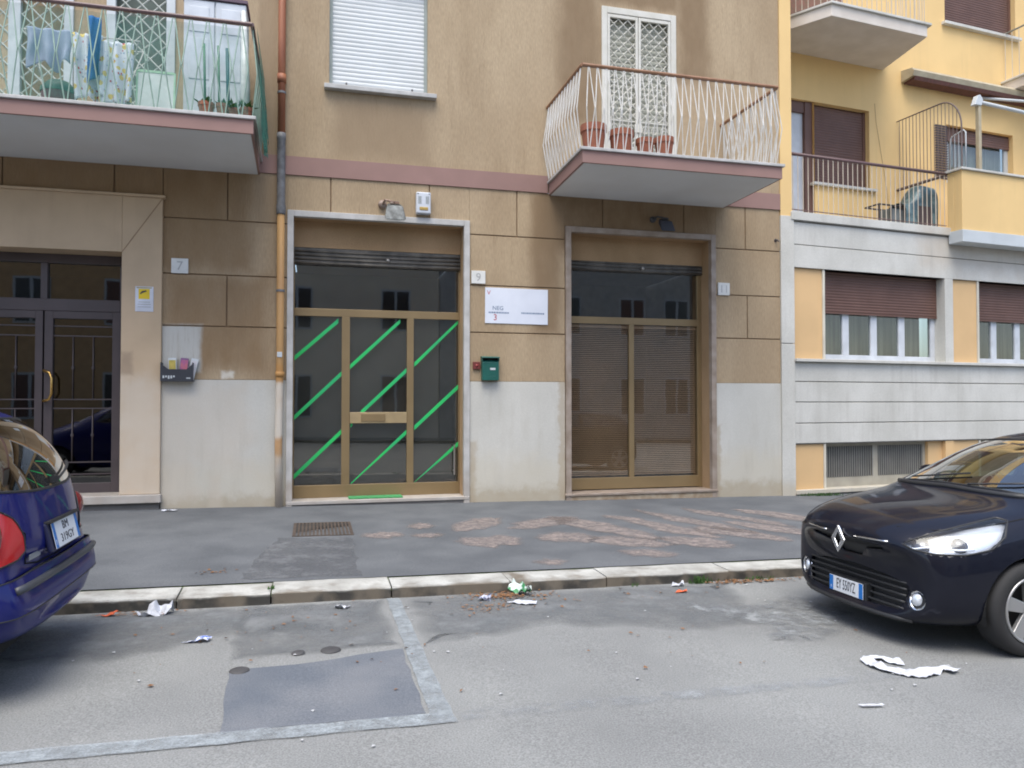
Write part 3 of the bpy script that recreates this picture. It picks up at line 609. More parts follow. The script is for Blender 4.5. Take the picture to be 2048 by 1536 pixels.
def zig_rail(bal, x0, x1, yf, yb, pitch, bulge, m, rail_m, left=True, right=True, ztop=6.04, zmid=5.47, zbot=4.935):
    def seg(a, b, outward):
        a = Vector(a); b = Vector(b); L_ = (b - a).length; n = max(1, round(L_ / pitch)); d = (b - a) / n; o = Vector(outward)
        for k in range(n):
            T = a + d * (k + .5)
            for s in (-1, 1):
                Mx = T + d * (.5 * s * .93)
                p = [Vector((T.x, T.y, ztop)) + d * (.06 * s), Vector((Mx.x, Mx.y, zmid)) + o * bulge, Vector((T.x, T.y, zbot)) + d * (.06 * s)]
                obj('baluster', MB().tube(p, .0075, 6), m, bal, smooth=False)
    yf2 = yf + .09
    seg((x0 + .06, yf2, 0), (x1 - .06, yf2, 0), (0, -1, 0))
    if left: seg((x0 + .03, yb, 0), (x0 + .03, yf2, 0), (-1, 0, 0))
    if right: seg((x1 - .03, yf2, 0), (x1 - .03, yb, 0), (1, 0, 0))
    pts = []
    if left: pts += [(x0 + .03, yb + .05, ztop + .02)]
    pts += [(x0 + .03, yf2, ztop + .02), (x1 - .03, yf2, ztop + .02)]
    if right: pts += [(x1 - .03, yb + .05, ztop + .02)]
    hr = MB()
    for p, q in zip(pts, pts[1:]): hr.tube([p, q], .024, 8)
    obj('handrail', hr, rail_m, bal)
    br = MB()
    for p, q in zip(pts, pts[1:]):
        br.tube([(p[0], p[1], zbot + .005), (q[0], q[1], zbot + .005)], .008, 6); br.tube([(p[0], p[1], ztop - .004), (q[0], q[1], ztop - .004)], .008, 6)
    obj('rail_strip', br, mat('rail_rusty', (.25, .16, .11), None, .8), bal)
zig_rail(b2, 3.40, 6.40, 9.36, YF - .02, .124, .075, rail_w, rail_brown)
zig_rail(b1, -8.0, -.69, 9.34, YF - .02, .185, .06, rail_g, rail_dark, left=False, zbot=4.935)

lat_m = mat('lattice_cream_grey', (.48, .50, .46), (.42, .44, .40), .5, 6)
# left balcony openings: two lattice screens
lw = obj('balcony_window', MB().box(-3.80, -3.66, YF - .03, YF + .05, 4.95, 7.6).box(-3.16, -3.05, YF - .03, YF + .05, 4.95, 7.6), white_m, bld, bevel=.005)
lattice(lw, -3.66, -3.16, 4.95, 7.6, YF, lat_m, .205, .010); lattice(lw, -4.9, -3.80, 4.95, 7.6, YF, lat_m, .205, .010)
obj('window_dark', B(-4.9, -3.1, YF + .06, YF + .07, 4.93, 7.6), mat('ochre_curtain', (.30, .23, .14), (.22, .17, .11), .9, 3), lw)
ld = obj('balcony_door', MB().box(-2.66, -2.55, YF - .03, YF + .05, 4.95, 7.6).box(-1.93, -1.82, YF - .03, YF + .05, 4.95, 7.6), white_m, bld, bevel=.005)
lattice(ld, -2.55, -1.93, 4.95, 7.6, YF, lat_m, .205, .010)
obj('window_dark', B(-2.6, -1.86, YF + .16, YF + .17, 4.93, 7.6), mat('door_teal_dark', (.16, .20, .17), (.11, .13, .11), .7, 3), ld)

# ------------------------------------------------------------------ fixtures on the left building
dp = thing('drainpipe', 'downpipe with rust red upper length and ochre lower length', 'drainpipe', (-.44, YF - .07, 0))
obj('pipe_upper', MB().tube([(0, 0, 5.29), (0, 0, 6.55), (0, 0, 9.5)], .05, 14), rust_pipe, dp, smooth=True)
obj('pipe_socket', MB().lathe([(.05, 6.0), (.06, 6.0), (.06, 6.12), (.05, 6.12)], 14), rust_pipe, dp, smooth=True)
obj('pipe_middle', MB().lathe([(0, 4.17), (.056, 4.17), (.062, 4.19), (.062, 4.3), (.055, 4.32), (.055, 5.2), (.062, 5.22), (.062, 5.3), (0, 5.3)], 14), pipe_iron, dp, smooth=True)
obj('pipe_lower', MB().tube([(0, 0, .1), (-.012, 0, 1.0), (0, 0, 2.2), (0, 0, 4.2)], .05, 14), pipe_ochre, dp, smooth=True)
obj('pipe_ring', MB().lathe([(.05, 1.93), (.06, 1.93), (.06, 2.0), (.05, 2.0)], 14), pipe_ochre, dp, smooth=True)
obj('sticker', B(-.035, .03, -.058, -.052, 2.20, 2.27), white_m, dp)
for z in (5.85, 3.1): obj('bracket', MB().lathe([(.051, z), (.058, z), (.058, z + .03), (.051, z + .03)], 14).box(-.01, .01, .04, .09, z, z + .03), pipe_iron, dp)

def number_tile(x0, x1, z0, z1, txt, label):
    t = thing('house_number_tile', label, 'number tile', ((x0 + x1) / 2, YF, (z0 + z1) / 2), group='house number tiles')
    w, h = (x1 - x0) / 2, (z1 - z0) / 2
    obj('tile', B(-w, w, -.03, .0, -h, h), mat('tile_marble', (.66, .66, .63), (.58, .58, .55), .5, 8), t, bevel=.004)
    if txt: text_mesh(txt, .17, ink_grey, t, (0, -.0308, -.005), name='numeral')
number_tile(-1.84, -1.63, 3.31, 3.51, '7', 'white number tile reading 7 on the brown wall by the portal')
number_tile(2.25, 2.46, 3.33, 3.52, '9', 'white number tile above the white estate sign')
number_tile(6.29, 6.495, 3.30, 3.50, '11', 'white number tile reading 11 right of the shop with blinds')

sg = thing('estate_sign', 'white board with red and blue lettering over the green letterbox', 'sign', (2.945, YF, 3.015), (0, R(.3), 0))
obj('board', B(-.485, .485, -.012, 0, -.265, .265), mat('sign_board', (.66, .69, .76), (.60, .63, .70), .5, 3), sg, bevel=.002)
smear = mat('sign_blank_white', (.84, .84, .84), None, .5)
text_mesh('V', .09, ink_red, sg, (-.43, -.0128, .185))
text_mesh('NEG', .085, ink_blue, sg, (-.29, -.0128, -.04))
text_mesh('3', .13, ink_red, sg, (-.33, -.0128, -.18))
for (x, z, w) in ((-.28, -.105, .30), (.25, -.10, .36)):
    mb = MB(); k = x - w / 2
    while k < x + w / 2: ww = random.uniform(.012, .022); mb.box(k, k + ww, -.0128, -.012, z - .012, z + .012); k += ww + .008
    obj('small_print', mb, ink_blue, sg, kind='stuff')

lb = thing('letterbox', 'dark green metal letterbox on the wall between the shops', 'letterbox', (2.525, YF, 1.90))
gm = mat('letterbox_green', (.012, .105, .082), (.01, .085, .066), .4, 5)
bx = MB().prism([(-.125, 0, 0), (-.125, -.10, 0), (-.125, -.10, .27), (-.125, -.06, .30), (-.125, 0, .30)], (.25, 0, 0)); obj('box', bx, gm, lb, bevel=.008)
obj('lid', MB().prism([(-.135, 0, .36), (-.135, -.13, .345), (-.135, -.135, .33), (-.135, 0, .335)], (.27, 0, 0)), gm, lb, bevel=.004)
obj('cheeks', MB().box(-.13, -.118, -.10, 0, .28, .336).box(.118, .13, -.10, 0, .28, .336), gm, lb)
obj('slot', B(-.117, .117, -.05, -.002, .301, .33), mat('slot_dark', (.01, .012, .012), None, .9), lb)
obj('name_plate', B(-.01, .07, -.104, -.1005, .155, .185), white_m, lb)
text_mesh('POSTA', .028, mat('emboss_green', (.05, .2, .16), None, .5), lb, (.03, -.101, .06))
rb_ = thing('door_buzzer', 'small red box fixed beside the green letterbox', 'buzzer', (2.33, YF, 2.12))
obj('case', B(-.055, .055, -.035, 0, -.055, .055), mat('buzzer_red', (.16, .03, .025), None, .5), rb_, bevel=.006)
obj('button', MB().lathe([(0, -.012), (.018, -.01), (.02, 0)], 14, (0, -.035, 0), 'y'), mat('button_red', (.32, .05, .05), None, .4), rb_, smooth=True)

al = thing('alarm_siren', 'white burglar alarm siren box above the green striped shop', 'alarm', (1.53, YF, 4.30))
obj('housing', B(-.105, .105, -.11, 0, 0, .31), white_pvc, al, bevel=.015)
mb = MB()
for k in range(7):
    for s in (-1, 1): mb.box(s * .055 - .024, s * .055 + .024, -.1125, -.109, .14 + k * .016, .148 + k * .016)
obj('louvre', mb, mat('vent_grey', (.30, .32, .30), None, .7), al)
obj('flash_lens', B(-.06, .065, -.118, -.1, .045, .095), mat('lens_amber', (.42, .28, .06), None, .25), al, bevel=.01)
for x in (-.08, .08): obj('screw', MB().lathe([(0, -.004), (.008, -.003), (.008, 0)], 10, (x, -.11, .285), 'y'), dark_metal, al)

def floodlight(x, z, label, m1, m2, s):
    t = thing('floodlight', label, 'floodlight', (x, YF - .02, z), group='floodlights over the shopfronts')
    obj('arm', MB().tube([(-.12, .02, .06), (-.1, -.12, .09), (0, -.2, .05)], .014, 8).lathe([(.0, -.05), (.045, -.045), (.05, 0)], 14, (-.12, .02, .07), 'y'), m1, t, smooth=True)
    h = MB(); 
    prof = [(-.10, -.14, -.02), (.10, -.14, -.02), (.12, -.30, -.17), (-.12, -.30, -.17)]; b = [(-.07, -.10, .06), (.07, -.10, .06), (.09, -.24, .0), (-.09, -.24, .0)]
    n = 0; h.v = prof + b; h.f = [(0, 1, 2, 3), (7, 6, 5, 4), (0, 4, 5, 1), (1, 5, 6, 2), (2, 6, 7, 3), (3, 7, 4, 0)]
    o = obj('lamp_head', h, m2, t, bevel=.01)
    obj('glass', MB().prism([(-.085, -.155, -.042), (.085, -.155, -.042), (.10, -.285, -.165), (-.10, -.285, -.165)], (0, -.002, -.004)), glass_win, t)
    obj('fins', MB().box(-.05, .05, -.16, -.14, .05, .075).box(-.05, .05, -.2, -.18, .035, .06), m1, t)
    for o_ in t.children: o_.scale = (s, s, s)
floodlight(1.10, 4.33, 'corroded silver floodlight over the green striped shop', mat('lamp_rusty', (.30, .24, .20), (.20, .12, .08), .7, 20), mat('lamp_silver', (.15, .165, .165), (.05, .055, .055), .45, 12, metal=.2), 1.25)
floodlight(5.28, 4.38, 'dark floodlight over the shop with blinds', mat('lamp_arm_dark', (.06, .06, .065), None, .6), mat('lamp_navy', (.045, .05, .07), None, .5), 1.0)

cc = thing('surveillance_notice', 'white notice with yellow camera square on the door surround', 'notice', (-2.16, YF - .051, 2.945))
obj('sheet', B(-.11, .11, -.006, 0, -.165, .165), mat('notice_white', (.66, .68, .74), None, .5), cc)
obj('yellow_square', B(-.07, .065, -.0075, -.006, 0, .135), mat('notice_yellow', (.78, .55, .02), None, .5), cc)
obj('camera_symbol', MB().prism([(-.055, -.0085, .07), (-.03, -.0085, .105), (.02, -.0085, .115), (.03, -.0085, .10), (-.03, -.0085, .075), (-.04, -.0085, .06)], (0, .0008, 0)), ink_dark, cc)
obj('header_bar', B(-.095, .09, -.0075, -.006, .143, .155), mat('notice_olive', (.35, .28, .10), None, .5), cc)
for z, w in ((-.04, .07), (-.07, .08), (-.105, .08)): obj('small_print', B(-w, w, -.007, -.006, z - .004, z + .004), ink_grey, cc)

fh = thing('flyer_holder', 'black wall tray holding flyers beside the portal of number 7', 'flyer holder', (-1.745, YF, 1.86))
blk = mat('holder_black', (.035, .038, .048), None, .5)
obj('tray', MB().prism([(-.20, -.13, 0), (.20, -.13, 0), (.20, -.13, .235), (.12, -.13, .16), (-.10, -.13, .16), (-.20, -.13, .235)], (0, .006, 0)).box(-.20, -.19, -.124, 0, 0, .25).box(.19, .20, -.124, 0, 0, .25).box(-.19, .19, -.124, 0, 0, .008), blk, fh)
mb = MB()
for k in range(5): mb.box(-.17 + k * .032, -.15 + k * .032, -.132, -.13, .04 + .012 * math.sin(k * 2), .075)
mb.box(.12, .17, -.132, -.13, .035, .05); obj('lettering', mb, white_m, fh)
def flyer(x, m1, m2, tilt, label, w=.05):
    t = thing('flyer', label, 'flyer', (x, YF - .07, 1.875), (R(-8), tilt, 0), group='flyers in the wall tray')
    obj('sheet', B(-w, w, -.006, 0, 0, .30), m1, t); obj('printed_panel', B(-w * .85, w * .85, -.0075, -.006, .05, .27), m2, t)
flyer(-1.80, white_m, mat('flyer_yellow', (.50, .38, .08), (.34, .28, .05), .6, 12), R(-3), 'yellow printed flyer standing in the black wall tray')
flyer(-1.68, mat('flyer_violet', (.22, .10, .22), None, .6), mat('flyer_pink', (.50, .14, .14), (.30, .08, .22), .6, 14), R(4), 'purple and pink flyer standing in the black wall tray')
flyer(-1.59, white_m, mat('flyer_pale', (.62, .60, .62), None, .6), R(12), 'white flyer leaning at the right end of the wall tray', .045)

# ------------------------------------------------------------------ things on balcony 2 (right, white rails)
def pot(x, y, z, r, h, label, group, plant=None):
    t = thing('flower_pot', label, 'flower pot', (x, y, z), group=group)
    obj('pot', MB().lathe([(0, 0), (r * .68, 0), (r * .92, h * .78), (r, h * .78), (r, h), (r * .9, h), (r * .86, h * .86)], 20), terracotta, t, smooth=False)
    obj('soil', MB().lathe([(0, h * .87), (r * .88, h * .86)], 20), mat('soil', (.06, .045, .035), None, .95), t)
    if plant:
        mb = MB()
        for k in range(plant):
            a = random.uniform(0, 6.28); e = random.uniform(.3, 1.3); l = random.uniform(.06, .17); b = Vector((random.uniform(-.6, .6) * r, random.uniform(-.6, .6) * r, h * .86)); d = Vector((math.cos(a) * math.cos(e), math.sin(a) * math.cos(e), math.sin(e)))
            s = d.cross(Vector((0, 0, 1))).normalized() * .018; m_ = b + d * l * .6; tip = b + d * l + Vector((0, 0, -.01))
            n = len(mb.v); mb.v += [tuple(b), tuple(m_ + s), tuple(tip), tuple(m_ - s)]; mb.f.append((n, n + 1, n + 2, n + 3))
        obj('foliage', mb, weed_m, t, kind='stuff', fix=False)
zb = 4.935
for (x, y, r, h, lab) in ((3.70, 9.75, .18, .43, 'largest terracotta pot, at the left end of the white railed balcony'), (4.11, 9.75, .175, .39, 'wide terracotta pot, second on the white railed balcony'),
                          (4.465, 9.75, .132, .31, 'smallest terracotta pot on the white railed balcony'), (4.755, 9.75, .14, .35, 'terracotta pot at the right end of the pot row on the white railed balcony')):
    pot(x, y, zb, r, h, lab, 'terracotta pots on the right balcony')

# ------------------------------------------------------------------ things on balcony 1
cw = thing('storage_cabinet', 'tall white two door cabinet on the green railed balcony', 'cabinet', (-1.22, 10.35, zb))
obj('carcass', B(-.37, .37, -.17, .25, 0, 1.72), white_m, cw, bevel=.006)
for a, b in ((-.365, -.01), (.01, .365)):
    d = obj('door', B(a, b, -.19, -.171, .02, 1.70), white_pvc, cw, bevel=.004)
    for (p, q) in ((.10, .62), (.70, 1.22), (1.30, 1.62)): obj('door_panel', B(a + .06, b - .06, -.198, -.19, p, q), white_pvc, d, bevel=.008)
obj('top', B(-.39, .39, -.21, .27, 1.72, 1.76), mat('cab_top', (.10, .06, .09), None, .6), cw)
c2 = thing('folded_table', 'white panel with pale green rim leaning on the green railed balcony', 'folding table', (-1.86, 9.9, zb), (R(-5), 0, 0))
obj('panel', B(-.20, .20, 0, .02, .0, .64), mat('panel_white', (.60, .66, .64), None, .6), c2)
obj('rim', MB().box(-.22, -.2, -.005, .025, 0, .66).box(.2, .22, -.005, .025, 0, .66).box(-.2, .2, -.005, .025, .64, .67), mat('rim_green', (.36, .58, .40), None, .5), c2)
bn = thing('waste_bin', 'dark red and green bin behind the laundry on the left balcony', 'bin', (-2.98, 10.2, zb))
obj('body', MB().lathe([(0, 0), (.16, 0), (.19, .36)], 20), mat('bin_plum', (.16, .05, .07), None, .5), bn, smooth=True)
obj('lid', MB().lathe([(.2, .36), (.2, .41), (.12, .50), (0, .52)], 20), mat('bin_green', (.05, .13, .10), None, .5), bn, smooth=True)
def cloth(name, label, x0, x1, z0, z1, y, m, folds, group=None, skew=0, both=True, hem=.05):
    mb = MB(); nx, nz = 34, 22
    for j in range(nz + 1):
        for i in range(nx + 1):
            u, v = i / nx, j / nz
            x = x0 + (x1 - x0) * u + skew * v + .01 * math.sin(v * 5 + u * 7); low = hem * math.sin(u * math.pi * folds * .7 + 1)
            z = z1 - (z1 - z0 + low) * v; yy = y - (.02 + .035 * v) * math.sin(u * math.pi * folds) - .02 * math.sin(u * 11 + v * 4) * v
            mb.v.append((x, yy, z))
    for j in range(nz):
        for i in range(nx): a = j * (nx + 1) + i; mb.f.append((a, a + 1, a + nx + 2, a + nx + 1))
    o = obj(name, mb, m, None, smooth=True, fix=False)
    s = o.modifiers.new('solid', 'SOLIDIFY'); s.thickness = .004
    return tag(o, label, 'laundry', group)
rackm = mat('rack_steel', (.5, .5, .48), None, .4)
rk = thing('drying_rack', 'metal rack carrying the laundry on the left balcony', 'clothes rack', (-2.65, 9.95, zb))
obj('frame', MB().tube([(-.62, -.05, .98), (.62, -.05, .98)], .007, 6).tube([(-.62, .25, .98), (.62, .25, .98)], .007, 6).tube([(-.62, -.05, .98), (-.62, .25, .98)], .007, 6).tube([(.62, -.05, .98), (.62, .25, .98)], .007, 6), rackm, rk)
obj('legs', MB().tube([(-.6, -.05, .98), (-.35, .25, 0)], .008, 6).tube([(-.6, .25, .98), (-.35, -.05, 0)], .008, 6).tube([(.6, -.05, .98), (.35, .25, 0)], .008, 6).tube([(.6, .25, .98), (.35, -.05, 0)], .008, 6), rackm, rk)
floral = mat('cloth_floral', (.66, .70, .74), (.60, .65, .72), .9, 6)
def add_spots(m, specs):
    t, N, L = nodes_of(m); p = N['Principled BSDF']; geo = N.new('ShaderNodeNewGeometry')
    for (sc, th, c, off) in specs:
        src = p.inputs['Base Color'].links[0].from_socket
        mp = N.new('ShaderNodeMapping'); mp.inputs['Location'].default_value = (off, off, off); L.new(geo.outputs['Position'], mp.inputs[0])
        v = N.new('ShaderNodeTexVoronoi'); v.inputs['Scale'].default_value = sc; L.new(mp.outputs[0], v.inputs['Vector'])
        r = N.new('ShaderNodeMath'); r.operation = 'LESS_THAN'; r.inputs[1].default_value = th; L.new(v.outputs['Distance'], r.inputs[0])
        mx = N.new('ShaderNodeMix'); mx.data_type = 'RGBA'; L.new(r.outputs[0], mx.inputs[0]); L.new(src, mx.inputs[6]); mx.inputs[7].default_value = (*c, 1); L.new(mx.outputs[2], p.inputs['Base Color'])
add_spots(floral, [(9, .30, (.62, .50, .16), 0), (13, .2, (.45, .10, .12), 3.3), (17, .2, (.28, .38, .50), 7.1)])
cloth('hanging_towel', 'grey blue towel hanging on the left balcony rack', -3.22, -2.76, 5.50, 5.93, 9.86, mat('cloth_bluegrey', (.33, .38, .50), (.29, .34, .45), .95, 9), 5, 'laundry on the rack', hem=.06)
cloth('hanging_cloth', 'white floral cloth hanging left of the blue garment', -2.76, -2.44, 5.16, 5.92, 9.87, floral, 5, 'laundry on the rack', skew=.05, hem=.03)
cloth('hanging_cloth', 'white floral cloth hanging right of the blue garment', -2.44, -2.10, 5.12, 5.86, 9.86, floral, 5, 'laundry on the rack', hem=.02)
cloth('hanging_garment', 'bright blue garment hanging between floral cloths', -2.56, -2.43, 5.36, 6.10, 9.78, mat('cloth_blue', (.02, .13, .36), (.015, .10, .29), .9, 9), 2, 'laundry on the rack', hem=.06)
for (x, l, m_, lab) in ((-1.27, .98, 'green', 'thin green pole leaning by the cabinet, leftmost of three'), (-1.11, .97, 'green', 'thin green pole leaning by the cabinet, between the other two poles'), (-1.01, .95, 'teal', 'dark teal pole leaning by the cabinet, rightmost of three')):
    o = obj('pole', MB().tube([(x + .01, 9.68, zb + (.0 if m_ == 'teal' else .0)), (x - .01, 9.65, zb + l * .95)], .014 if m_ == 'green' else .02, 8), mat('pole_green', (.08, .22, .13), None, .5) if m_ == 'green' else mat('pole_teal', (.03, .12, .14), None, .5), None, smooth=True)
    tag(o, lab, 'pole', 'poles leaning on the left balcony')
br = thing('patio_blind', 'rolled white plastic blind standing at the balcony corner', 'rolled blind', (-.86, 10.15, zb))
obj('roll', MB().tube([(0, 0, 0), (.01, 0, .7), (-.02, 0, 1.62)], [.07, .055, .03], 12), mat('plastic_white', (.62, .65, .63), (.48, .50, .48), .4, 9), br, smooth=True)
for i, (x, r, h, lab) in enumerate(((-1.24, .095, .19, 'leftmost potted herb on the green railed balcony'), (-1.06, .075, .19, 'second potted herb from the left on the green railed balcony'), (-.93, .07, .15, 'third potted herb from the left on the green railed balcony'), (-.79, .075, .17, 'rightmost potted herb on the green railed balcony'))):
    pot(x, 9.58, zb, r, h, lab, 'potted herbs on the left balcony', 26)
# green shade net behind the rails and hanging at the corner
net = bpy.data.materials.new('shade_net'); t_, N_, L_ = nodes_of(net); p_ = N_['Principled BSDF']; p_.inputs['Base Color'].default_value = (.06, .26, .21, 1); p_.inputs['Roughness'].default_value = .8
g_ = N_.new('ShaderNodeNewGeometry'); nn_ = N_.new('ShaderNodeTexNoise'); nn_.inputs['Scale'].default_value = 6; L_.new(g_.outputs['Position'], nn_.inputs['Vector'])
rr_ = N_.new('ShaderNodeMapRange'); rr_.inputs[1].default_value = .3; rr_.inputs[2].default_value = .7; rr_.inputs[3].default_value = .17; rr_.inputs[4].default_value = .34; L_.new(nn_.outputs[0], rr_.inputs[0]); L_.new(rr_.outputs[0], p_.inputs['Alpha'])
mb = MB(); n = 60
for k in range(n + 1):
    x = -8 + (7.24) * k / n; mb.v += [(x, 9.50 + .012 * math.sin(k * 1.7), zb), (x, 9.49 + .01 * math.sin(k * 2.3), 6.02)]
for k in range(n): a = 2 * k; mb.f.append((a, a + 2, a + 3, a + 1))
tag(obj('shade_net', mb, net, None, fix=False), 'sheer green shade net stretched behind the left balcony rods', 'netting')
net2 = bpy.data.materials.new('shade_net_dense'); t_, N_, L_ = nodes_of(net2); p_ = N_['Principled BSDF']; p_.inputs['Base Color'].default_value = (.012, .14, .10, 1); p_.inputs['Roughness'].default_value = .8; p_.inputs['Alpha'].default_value = .78
g_ = N_.new('ShaderNodeNewGeometry'); nn_ = N_.new('ShaderNodeTexNoise'); nn_.inputs['Scale'].default_value = 7; L_.new(g_.outputs['Position'], nn_.inputs['Vector'])
rr_ = N_.new('ShaderNodeMapRange'); rr_.inputs[1].default_value = .3; rr_.inputs[2].default_value = .7; rr_.inputs[3].default_value = .55; rr_.inputs[4].default_value = .95; L_.new(nn_.outputs[0], rr_.inputs[0]); L_.new(rr_.outputs[0], p_.inputs['Alpha'])
mb = MB(); ny, nz = 16, 16
for j in range(nz + 1):
    for k in range(ny + 1):
        v = j / nz; y = 9.40 + 1.5 * k / ny; bulge = .10 * v + .03 * math.sin(v * 6 + k) * v
        zlow = 5.0 - .42 * (1 - k / ny) ** .5 if k / ny < .6 else 5.1
        mb.v.append((-.665 + bulge * (1 - .5 * k / ny), y, 6.03 - (6.03 - zlow) * v))
for j in range(nz):
    for k in range(ny): a = j * (ny + 1) + k; mb.f.append((a, a + 1, a + ny + 2, a + ny + 1))
tag(obj('shade_net', mb, net2, None, smooth=True, fix=False), 'dense dark green net sagging over the balcony end by the drainpipe', 'netting')

# ------------------------------------------------------------------ right building (own axes: u along, v away, z up)
rbd = thing('apartment_building', 'yellow apartment block with pale stone ground floor beyond the drainpipe facade', 'building'); rbd.matrix_world = RM
def robs(name, mb, m, parent=None, **k): return objs(name, mb, m, parent if parent is not None else rbd, **k)
def rob(name, mb, m, parent=None, **k): return obj(name, mb, m, parent if parent is not None else rbd, **k)
# pier between the buildings (belongs to the right building)
Mi = RM.inverted()
pier = MB().box(7.44, 7.69, YF - .03, YF + .4, -.2, 2.54).box(7.44, 7.69, YF - .03, YF + .4, 2.55, 4.66)
o = obj('pier', pier, stone_r, rbd, bevel=.006); o.matrix_parent_inverse = Mi
o = obj('corner_strip', MB().box(7.445, 7.66, YF - .02, YF + 1.6, 4.66, 11.0), yellow_m, rbd); o.matrix_parent_inverse = Mi
# ground floor: stone courses
courses = [(.89, 1.23), (1.23, 1.58), (1.58, 1.92), (1.92, 2.25)]
for (a, b) in courses: rob('stone_course', B(.01, 10, 0, .25, a + .007, b - .007), stone_r, bevel=.006)
rob('wall', MB().box(.0, 10, .02, .24, .88, 2.25).box(0, 10, .02, .24, 3.82, 4.6), mat('joint_grey', (.25, .235, .21), None, .9))
rob('window_sill_course', B(.01, 10, -.07, .4, 2.25, 2.30), stone_r, bevel=.006)
for (a, b) in ((3.82, 4.20), (4.20, 4.58)): rob('stone_course', B(.01, 10, 0, .25, a + (.0 if a < 4 else .006), b - .006), stone_r, bevel=.006)
rob('ledge', MB().box(-.05, 10, -.045, 1.2, 4.60, 4.74), stone_r, bevel=.008)
rob('base_sill', B(.0, 10, -.05, .3, .06, .13), stone_r, bevel=.008)
rob('footing', B(.0, 10, -.02, .3, -.4, .06), mat('base_dark', (.16, .15, .14), None, .9))
bay = 3.60
white_trim = mat('trim_pale', (.64, .60, .50), None, .7)
def postrow(u0):
    rob('infill_panel', B(u0, u0 + .63, .045, .3, 2.30, 3.82), yellow_p)
    rob('infill_panel', B(u0, u0 + .63, .045, .3, .13, .89), yellow_p)
    robs('trim', MB().box(u0 + .63, u0 + .675, .02, .3, 2.30, 3.82).box(u0 + .63, u0 + .67, .02, .3, .13, .89), white_trim)
    rob('jamb', MB().box(u0 + 3.395, u0 + bay - .005, 0, .3, 2.30, 3.82), stone_r)
    rob('jamb', MB().box(u0 + 3.395, u0 + bay - .005, 0.02, .3, .13, .89), yellow_p)
    # window
    a, b = u0 + .675, u0 + 3.395; V = .22
    w = rob('window', MB().box(a, b, V, V + .07, 2.30, 2.40).box(a, a + .04, V, V + .07, 2.40, 3.82).box(b - .10, b, V, V + .07, 2.40, 3.82), white_pvc, bevel=.006)
    posts = [(.66, .15), (1.25, .16), (1.91, .17)]
    pc = [u0 + 1.31, u0 + 1.945, u0 + 2.595]; edges = [a + .04]
    fm = MB()
    for c in pc: fm.box(c - .07, c + .07, V + .001, V + .066, 2.40, 3.82)
    rob('mullions', fm, white_pvc, w, bevel=.005)
    ed = [a + .04] + [v for c in pc for v in (c - .07, c + .07)] + [b - .10]
    for p, q in zip(ed[::2], ed[1::2]): obj('pane', B(p, q, V + .03, V + .036, 2.40, 3.82), glass_win, w)
    n = 14
    for k in range(n):
        s = MB(); h = .05
        for i in range(5): t = i / 4; s.v += [(a, V - .04 - .008 * math.sin(math.pi * t), 3.13 + k * h + h * .97 * t), (b, V - .04 - .008 * math.sin(math.pi * t), 3.13 + k * h + h * .97 * t)]
        for i in range(4): s.f.append((2 * i, 2 * i + 1, 2 * i + 3, 2 * i + 2))
        obj('shutter_slat', s, shutter_b, w, smooth=True)
    obj('shutter_bar', B(a, b, V - .05, V - .03, 3.10, 3.13), shutter_b, w); obj('shutter_back', B(a, b, V - .03, V - .025, 3.13, 3.82), dark_metal, w)
    obj('curtain', B(a + .1, b - .1, V + .25, V + .26, 2.35, 3.3), mat('curtain_cream', (.52, .47, .40), (.33, .29, .25), .9, 2.5, (6, 6, .2)), w)
    obj('interior', B(a, b, V + .9, V + .92, 2.2, 3.9), mat('room_dim', (.12, .11, .09), None, .9), w)
    # basement window
    bw = rob('basement_window', MB().box(a, a + .06, .16, .2, .13, .89).box(b - .4, b - .34, .16, .2, .13, .89).box(a + .06, b - .4, .16, .2, .13, .29).box(a + .06, b - .4, .16, .2, .82, .89).box(u0 + 1.83, u0 + 1.94, .16, .2, .29, .82), mat('frame_grey_beige', (.38, .35, .28), None, .7))
    obj('infill', B(b - .34, b, .1, .2, .13, .89), yellow_p, bw)
    gb = B(-.006, .006, .15, .162, .29, .82).mesh('bar'); gb.materials.append(mat('bar_grey', (.30, .29, .26), None, .7))
    x = a + .09
    while x < b - .42:
        if not (u0 + 1.82 < x < u0 + 1.95): o = obj('bar', gb, None, bw); o.location = (x, 0, 0)
        x += .05
    obj('dark_pane', B(a, b - .34, .22, .23, .13, .89), mat('base_pane', (.10, .10, .09), (.07, .07, .065), .4, 3), bw)
postrow(0.01); postrow(3.61)
# recessed upper wall
V1 = 1.1
uw = holed_wall(-.1, 10, 4.74, 11.0, [(-.05, 1.47, 4.745, 7.19), (1.47, 2.80, 5.67, 7.19), (4.81, 6.72, 6.0, 7.19), (4.81, 6.84, 9.27, 10.8)], V1, .17); rob('wall', uw, yellow_m)
rob('parapet_wall', MB().box(3.52, 10, -.28, -.12, 4.66, 5.74).box(3.52, 3.68, -.12, .02, 4.66, 5.74), yellow_m, bevel=.01)
rob('parapet_cap', MB().box(3.47, 10, -.32, -.08, 5.74, 5.78).box(3.47, 3.72, -.08, .04, 5.74, 5.78), stone_r, bevel=.006)
rob('parapet_base', MB().box(3.49, 10, -.31, -.02, 4.44, 4.66), white_m, bevel=.008)
